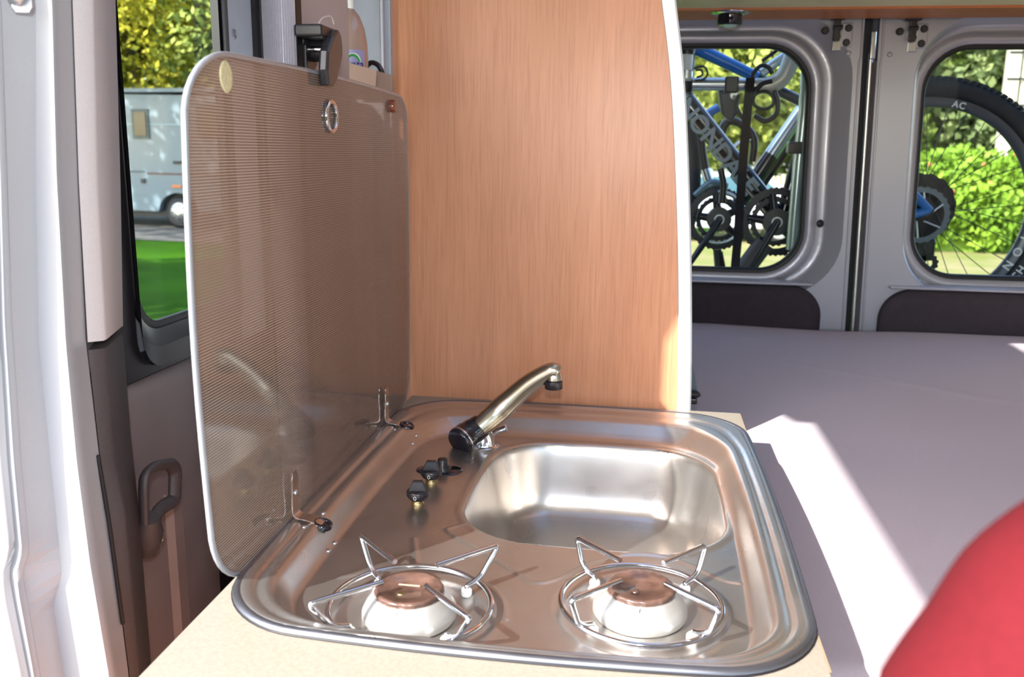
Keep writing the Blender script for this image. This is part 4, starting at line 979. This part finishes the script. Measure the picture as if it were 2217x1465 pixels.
tag(MB().box((.19, .45, -.36), (.8, .785, -.13)).build('seat_cushion', mat('tan cushion', (176, 150, 124), .8), loc=(.4, .6, -.3), bevel=.02), 'tan cushion edge in front of the lavender mattress', 'cushion')

# ================================================================== OVERHEAD LOCKER
ol = thing('overhead_locker', (.9, 2.0, .78), 'cream overhead shelf with brown edging across the rear doors', 'shelf')
MB().box((.03, 1.50, .766), (XR-.01, 2.46, .79)).build('base_board', BEIGE, ol)
MB().box((.03, 2.306, .760), (XR-.01, 2.462, .768)).build('rear_batten', BROWNW, ol, bevel=.002)
MB().box((.03, 1.50, .79), (XR-.01, 1.515, ZC)).build('front_board', WOOD, ol)
q = onz(1581, 28, .76); 
sl_ = thing('spot_lamp', (q[0], q[1], .76), 'round chrome spotlight with black housing under the cream shelf', 'lamp')
MB().lathe((q[0], q[1], .7605), (0, 0, -1), [(.048, 0), (.047, .003), (.032, .006)], 36).build('flange', CHROME, sl_)
MB().lathe((q[0], q[1], .757), (0, 0, -1), [(.030, 0), (.030, .024), (.027, .027), (.020, .026)], 36).build('housing', BLKGLOSS, sl_)
MB().lathe((q[0], q[1], .7335), (0, 0, -1), [(.022, 0), (.016, .006), (.001, .009)], 24).build('lens', mat('pale glass lens', (190, 226, 226), .08, coat=.6), sl_)

# ================================================================== BICYCLES ON THE REAR RACK
FR = mat('gloss black frame', (24, 24, 34), .18, noise=.1, coat=.6)
BL = mat('electric blue frame', (28, 112, 196), .18, noise=.05, coat=.6)
LG = mat('grey blue lettering', (122, 146, 166), .35)
TY = mat('tyre rubber', (30, 32, 42), .7, noise=.2, nscale=80)
DK = mat('dark anodised', (40, 40, 46), .3, .5)
SLV = mat('silver alloy', (206, 214, 220), .22, .8, noise=.04)
YB = 2.80
def Bp(px, py, y=YB): return Vector(ony(px, py, y))
bk1 = thing('mountain_bike', (.6, YB, 0), 'blue and black mountain bike nearest the rear doors with wheel in the second window', 'bicycle')
def tb(name, pts, r, m_, par, y=YB, ell=None, sm=0):
    P = [Bp(*p, y) if len(p) == 2 else Bp(*p) for p in pts]
    if sm: P = smooth_pts(P, sm)
    return MB().tube(P, r if not isinstance(r, list) or sm == 0 else list(np.interp(np.linspace(0, 1, len(P)), np.linspace(0, 1, len(r)), r)), 14, ell=ell).build(name, m_, par)
tb('top_tube', [(1505, 103), (1640, 168)], [.020, .017], BL, bk1)
tb('top_tube_rear', [(1638, 167), (1690, 198), (1760, 232)], [.017, .016, .015], FR, bk1)
dt = tb('down_tube', [(1482, 215), (1640, 415), (1692, 482)], [.030, .030, .026], FR, bk1)
A_, B_ = Bp(1492, 240, YB-.031), Bp(1640, 425, YB-.031); dv = (B_-A_).normalized(); up_ = Vector((-dv.z, 0, dv.x)) * -1
if up_.x < 0: up_ = -up_
mid = A_.lerp(B_, .5)
text('CANNONDALE', .074, LG, 'down_tube_lettering', bk1, lambda u, v, w_: tuple(A_ + dv*(u+.060) + up_*(v-.003) + Vector((0, -w_, 0))), extrude=.001, bold=.0018, spacing=.95)
tb('seat_tube', [(1758, 225), (1725, 350), (1690, 484)], [.017, .018, .022], FR, bk1, YB+.03)
tb('head_tube', [(1488, 100), (1484, 206)], [.024, .026], DK, bk1)
tb('fork_crown', [(1487, 112), (1484, 160)], [.018, .018], SLV, bk1, YB-.03)
tb('bottom_bracket', [(1690, 488, YB-.05), (1690, 488, YB+.05)], [.026, .026], DK, bk1)
tb('chainstay', [(1690, 486), (1800, 470), (1985, 452)], [.014, .011, .010], FR, bk1, YB-.05)
tb('seatstay', [(1758, 226), (1840, 300), (1960, 400), (2010, 455)], [.011, .010, .010, .010], BL, bk1, YB-.065)
tb('dropout_stay', [(1960, 400), (1985, 428), (2015, 456)], [.012, .014, .010], BL, bk1, YB-.075)
tb('dropout_stay', [(1940, 468), (1985, 462), (2012, 455)], [.012, .013, .010], BL, bk1, YB-.075)
def ringmesh(c, ro, ri, t, teeth=0, holes=0):
    """chainring / rotor style flat ring with optional teeth"""
    mb = MB(); n = teeth*4 if teeth else 48
    for z0_, in ((0,),):
        O = []; I = []
        for k in range(n):
            a = 2*math.pi*k/n; rr_ = ro + (.0035 if teeth and k % 4 in (1, 2) else 0)
            O.append((c[0]+rr_*math.cos(a), c[1]-t/2, c[2]+rr_*math.sin(a))); I.append((c[0]+ri*math.cos(a), c[1]-t/2, c[2]+ri*math.sin(a)))
        O2 = [(p[0], p[1]+t, p[2]) for p in O]; I2 = [(p[0], p[1]+t, p[2]) for p in I]
        mb.loft([O, I, I2, O2, O], True, smooth=False)
    return mb
def crankset(par, px, py, y, rpx, arm, m_arm, n=34):
    c = Bp(px, py, y); R = rpx/1900*y*1.02
    ringmesh(c, R, R*.80, .004, n).build('chainring', DK, par)
    ringmesh(c + Vector((0, .012, 0)), R*.72, R*.58, .004, 26).build('chainring', DK, par)
    sp_ = MB()
    for k in range(5):
        a = 2*math.pi*k/5+.5; sp_.tube([c, c+Vector((R*.85*math.cos(a), 0, R*.85*math.sin(a)))], [.016, .010], 8)
    sp_.build('spider', DK, par)
    MB().cyl(c+Vector((0, -.02, 0)), c+Vector((0, .02, 0)), R*.40, 24).build('crank_boss', BLK, par)
    ringmesh(c+Vector((0, -.022, 0)), .016, .012, .003).build('axle_ring', SLV, par)
    e = Bp(*arm, y-.02); o = MB().tube([c+Vector((0, -.02, 0)), (c+e)/2+Vector((0, -.02, 0)), e], [.020, .017, .013], 12, ell=(1, .6)).build('crank_arm', m_arm, par)
    MB().box((e.x-.045, e.y-.05, e.z-.012), (e.x+.045, e.y-.01, e.z+.012)).build('pedal', BLK, par, bevel=.004)
crankset(bk1, 1680, 480, YB-.06, 68, (1585, 640), BLK, 40)
# rear wheel
wc = Bp(1995, 449); RT = 252/1900*YB*1.0; 
wheel = thing('w', wc)
bpy.data.objects.remove(wheel)
def ringtube(R, r, seg, m_, name, par, ell=None, y=0, n=96):
    return MB().tube([(wc.x+R*math.cos(2*math.pi*k/n), wc.y+y, wc.z+R*math.sin(2*math.pi*k/n)) for k in range(n)], r, seg, closed=True, ell=ell).build(name, m_, par)
RW_ = 228/1900*YB*1.02
tyre = ringtube(.346, .028, 14, TY, 'tyre', bk1)
kn_ = MB()
for k in range(120):
    for j, (ang, yy) in enumerate(((-.4, -.018), (0, 0), (.4, .018))):
        a = 2*math.pi*(k+.5*(j == 1))/120; r0, r1 = .346+.020 if j != 1 else .371, .346+.029 if j != 1 else .3785
        c_, s2 = math.cos(a), math.sin(a); tx_, tz_ = -s2*.0055, c_*.0055
        P = []
        for r_ in (r0, r1):
            for sg, yo in ((-1, -.006), (1, -.006), (1, .006), (-1, .006)):
                P.append((wc.x+r_*c_+sg*tx_, wc.y+yy+yo, wc.z+r_*s2+sg*tz_))
        kn_.add(P, [(4, 5, 6, 7), (0, 1, 5, 4), (1, 2, 6, 5), (2, 3, 7, 6), (3, 0, 4, 7)])
kn_.build('tread_knobs', TY, tyre, kind='stuff')
rim = MB(); n = 96; prof = [(.318, -.012), (.318, .012), (.292, .010), (.290, 0), (.292, -.010)]
lps = [[(wc.x+r_*math.cos(2*math.pi*k/n), wc.y+y_, wc.z+r_*math.sin(2*math.pi*k/n)) for k in range(n)] for r_, y_ in prof+[prof[0]]]
rimo = rim.loft(lps, True).build('rim', mat('dark grey rim', (70, 76, 88), .3, .3), bk1)
WL = mat('white decal', (214, 222, 230), .4)
def arc_text(s, a_mid, R, size, name, m_, flip=False, sp_=1.0, yo=-.0135):
    def fr_(u, v, w_):
        a = a_mid - u/R if not flip else a_mid + u/R; r_ = R+v if not flip else R-v
        return (wc.x+r_*math.cos(a), wc.y+yo-w_, wc.z+r_*math.sin(a))
    return text(s, size, m_, name, rimo, fr_, .0006, sp_, 0, .0006)
arc_text('EASTON', math.radians(-14), .303, .034, 'rim_lettering', WL, False, 2.1)
arc_text('AC', math.radians(77), .303, .026, 'rim_lettering', WL, False, 1.1)
arc_text('ARCH', math.radians(-37), .337, .030, 'tyre_lettering', WL, True, 1.2, -.030)
spk = []
for k in range(32):
    a = 2*math.pi*k/32+.05; side_ = -1 if k % 2 else 1; off_ = (.9 if (k//2) % 2 else -.9)
    p0_ = (wc.x+.026*math.cos(a+off_), wc.y+side_*.028, wc.z+.026*math.sin(a+off_)); p1_ = (wc.x+.291*math.cos(a), wc.y, wc.z+.291*math.sin(a))
    MB().tube([p0_, p1_], .0013, 5).build('spoke', BLK, rimo)
    spk.append(1)
MB().cyl(wc+Vector((0, -.045, 0)), wc+Vector((0, .06, 0)), .024, 24).build('hub', DK, bk1)
for k in range(8): ringmesh(wc+Vector((0, .012+k*.005, 0)), .098-.008*k, .02, .0018, 16+2*k).build('sprocket', DK, bk1)
ro = ringmesh(wc+Vector((-.012, -.04, -.02)), .080, .066, .002, 24).build('brake_rotor', mat('steel rotor', (92, 104, 118), .3, .7), bk1)
for k in range(6):
    a = k*math.pi/3; MB().tube([wc+Vector((-.012+.02*math.cos(a), -.04, -.02+.02*math.sin(a))), wc+Vector((-.012+.068*math.cos(a+.5), -.04, -.02+.068*math.sin(a+.5)))], .003, 6).build('rotor_arm', SLV, ro)
dm = MB(); dm.box((wc.x-.02, wc.y+.0, wc.z-.16), (wc.x+.055, wc.y+.05, wc.z-.09)); de = dm.build('derailleur', BLK, bk1, bevel=.012)
for u, v in ((.0, -.15), (.035, -.165)): ringmesh(wc+Vector((u, -.005, v)), .026, .012, .006, 11).build('jockey_wheel', BLK, de)
MB().tube([wc+Vector((.0, .03, -.11)), wc+Vector((0.03, .03, -.05)), wc+Vector((.015, .03, .0))], .008, 8).build('cage', BLK, de)
# chain along the lower run
ch = MB(); P0, P1 = Bp(1640, 545, YB-.03), Bp(1800, 560, YB-.03); nn = 30
for k in range(nn):
    c_ = P0.lerp(P1, k/nn); ch.cyl(c_+Vector((0, -.004, 0)), c_+Vector((0, .004, 0)), .0045 if k % 2 else .003, 8)
ch.tube([P0, P1], .002, 6); ch.build('chain', DK, bk1)
# second bike behind
bk2 = thing('mountain_bike', (.2, YB+.2, 0), 'black and silver mountain bike behind the blue bicycle tubes', 'bicycle')
Y2 = YB+.22
tb('frame_tube', [(1590, 455), (1670, 335)], [.026, .024], FR, bk2, Y2, sm=0)
tb('frame_tube', [(1668, 338), (1770, 190)], [.024, .022], SLV, bk2, Y2)
tb('lower_tube', [(1600, 470), (1690, 340), (1775, 225)], [.016, .016, .014], DK, bk2, Y2+.03)
tb('fork_leg', [(1512, 250), (1520, 330), (1533, 398)], [.016, .015, .013], BLK, bk2, Y2)
tb('fork_leg_lower', [(1526, 366), (1540, 410)], [.016, .015], SLV, bk2, Y2-.01)
tb('brake_lever', [(1560, 330), (1563, 285), (1578, 262), (1605, 270), (1626, 300)], [.010, .014, .015, .012, .009], BLK, bk2, Y2, sm=4)
tb('handlebar', [(1570, 335), (1600, 310), (1632, 300)], [.008, .008, .008], SLV, bk2, Y2)
tb('handlebar_grip', [(1606, 265), (1632, 300), (1628, 350)], [.012, .013, .012], DK, bk2, Y2, sm=4)
tb('rear_frame', [(1500, 265), (1556, 232)], [.014, .014], BL, bk2, Y2-.05)
crankset(bk2, 1556, 474, Y2-.1, 62, (1480, 590), DK, 36)
tb('front_mech', [(1505, 425), (1540, 400), (1575, 405)], [.012, .02, .012], mat('grey mech', (100, 122, 130), .3, .3), bk2, Y2-.08, sm=4)
# curved silver guards over the crank
for R_, a0, a1, m_ in ((.085, 20, 95, SLV), (.066, 110, 200, DK), (.075, 250, 330, SLV), (.055, 30, 110, DK)):
    c = Bp(1556, 474, Y2-.15); MB().tube([c+Vector((R_*math.cos(math.radians(a0+(a1-a0)*k/14)), 0, R_*math.sin(math.radians(a0+(a1-a0)*k/14)))) for k in range(15)], .0045, 8).build('crank_guard', m_, bk2)
tw = Bp(1425, 400, Y2-.05); MB().tube([tw+Vector((.118*1.0*math.cos(a), 0, .30*math.sin(a))) for a in np.linspace(-1.3, 1.3, 24)], .020, 10).build('front_tyre', TY, bk2)
# rack
rk = thing('bike_rack', (.45, YB-.12, -.6), 'silver tubular bicycle rack with black clamps and strap', 'rack')
YK = YB-.12
tb('upright_post', [(1750, 120), (1742, 240), (1730, 350), (1714, 540)], [.0175]*4, mat('pale green silver tube', (190, 204, 200), .25, .6), rk, YK)
tb('cross_tube', [(1488, 182), (1560, 182), (1636, 184)], [.0185]*3, SLV, rk, YK-.02)
tb('hooked_arm', [(1634, 186), (1668, 184), (1694, 168), (1712, 132), (1722, 92)], [.021, .023, .024, .024, .024], mat('off white tube', (204, 206, 198), .3, .2, coat=.4), rk, YK-.02, sm=6)
tb('arm_brace', [(1648, 158), (1712, 112)], [.014, .014], SLV, rk, YK+.02)
tb('stem_tube', [(1488, 118), (1482, 178)], [.018, .018], WHITEP, rk, YK-.03)
tb('tube_cap', [(1488, 92), (1487, 118)], [.026, .022], BLK, rk, YK-.03)
tb('clamp_band', [(1486, 152), (1485, 170)], [.0195, .0195], SLV, rk, YK-.035)
tb('clamp_band', [(1484, 176), (1482, 200)], [.021, .021], DK, rk, YK-.035)
q = Bp(1734, 320, YK); MB().box((q.x-.038, q.y-.025, q.z-.017), (q.x+.026, q.y+.025, q.z+.017)).build('post_clamp', BLK, rk, bevel=.004)
q = Bp(1583, 184, YK-.02); MB().box((q.x-.019, q.y-.024, q.z-.022), (q.x+.019, q.y+.024, q.z+.022)).build('tube_clamp', BLK, rk, bevel=.004)
q = Bp(1576, 225, YK+.02); MB().prism([(q.x-.03, q.y, q.z+.04), (q.x+.03, q.y, q.z+.036), (q.x+.033, q.y, q.z-.02), (q.x+.012, q.y, q.z-.05), (q.x-.015, q.y, q.z-.03)], (0, .03, 0)).build('grip_jaw', mat('dark navy plastic', (34, 38, 58), .4), rk, bevel=.006)
tb('jaw_knob', [(1590, 206, YK-.01), (1586, 206, YK+.02)], [.012, .012], SLV, rk)
tb('support_leg', [(1655, 525), (1590, 612)], [.030, .030], CHAR, rk, YK+.05)
tb('foot_bar', [(1553, 540), (1560, 620)], [.013, .013], BLK, rk, YK+.05)
tb('foot_bar', [(1560, 545), (1574, 620)], [.007, .007], BLK, rk, YK+.05)
tb('upper_hook', [(1560, 365), (1567, 400), (1563, 440)], [.010, .010, .012], BLK, rk, YK+.1)
sp2 = [Bp(*p, YK-.055) for p in ((1625, 168), (1618, 240), (1610, 330), (1604, 420), (1597, 520), (1588, 615))]
lp = []
for p in sp2: lp.append([(p.x-.0125, p.y, p.z), (p.x+.0125, p.y, p.z), (p.x+.0125, p.y+.003, p.z), (p.x-.0125, p.y+.003, p.z)])
MB().loft(lp, True, True, True, smooth=False).build('strap', mat('black webbing', (26, 24, 34), .8, noise=.1, nscale=200), rk)
# cables
for pts, r in (([(1627, 185), (1632, 158), (1648, 142), (1664, 146), (1672, 160)], .006), ([(1672, 176), (1650, 182), (1634, 200), (1628, 222)], .007),
               ([(1628, 222), (1636, 204), (1656, 198), (1672, 208), (1674, 226), (1656, 236), (1636, 230), (1628, 216)], .005),
               ([(1676, 196), (1684, 220), (1680, 248), (1656, 262), (1632, 250)], .007), ([(1600, 205), (1594, 228), (1604, 250), (1616, 262)], .006),
               ([(1502, 148), (1524, 144), (1532, 160), (1522, 172), (1504, 174)], .003), ([(1506, 152), (1518, 152), (1520, 162), (1508, 168)], .003)):
    MB().tube(smooth_pts([Bp(*p, YK-.04) for p in pts], 6), r, 8).build('cable', DK, rk)
tb('wiper_arm', [(1650, 132), (1686, 106)], [.005, .005], BLK, rk, YK-.05)

# ================================================================== RED SLEEVE IN THE FOREGROUND
rs_ = thing('sleeve', (.25, .45, .1), 'blurred bright red fabric sleeve close to the camera beside the mattress', 'clothing')
def RP(px, py, y, off): 
    p = Vector(ony(px, py, y)); return p + Vector((.85, 0, -.52))*off
K_ = .62
cl_ = [RP(a_, b_, y_*K_, o_*K_) for a_, b_, y_, o_ in ((2430, 960, .46, .075), (2330, 1055, .455, .075), (2232, 1140, .45, .075), (2128, 1228, .44, .074), (2045, 1330, .43, .073), (1978, 1425, .42, .072), (1928, 1520, .41, .07), (1880, 1620, .40, .066))]
P = smooth_pts(cl_, 5); rad = [r*K_ for r in np.interp(np.linspace(0, 1, len(P)), [0, .3, .45, .6, .8, 1], [.073, .075, .0765, .073, .073, .064])]
Pc, rc = list(P), list(rad); t0_ = (P[0]-P[1]).normalized()
for k in range(1, 7):
    a = k*math.pi/12; Pc.insert(0, P[0]+t0_*(rad[0]*math.sin(a))); rc.insert(0, max(.001, rad[0]*math.cos(a)))
MB().tube(Pc, rc, 48).build('upper_arm_fabric', RED, rs_)
i = len(P)-2; c_ = P[i]; t_v = (P[i+1]-P[i-1]).normalized(); u_ = t_v.cross(Vector((0, 1, 0))).normalized(); v_ = t_v.cross(u_)
MB().tube([c_ + u_*((rad[i]+.0004)*math.cos(a)) + v_*((rad[i]+.0004)*math.sin(a)) for a in (2*math.pi*j/40 for j in range(40))], .0022, 6, closed=True).build('hem', RED, rs_)
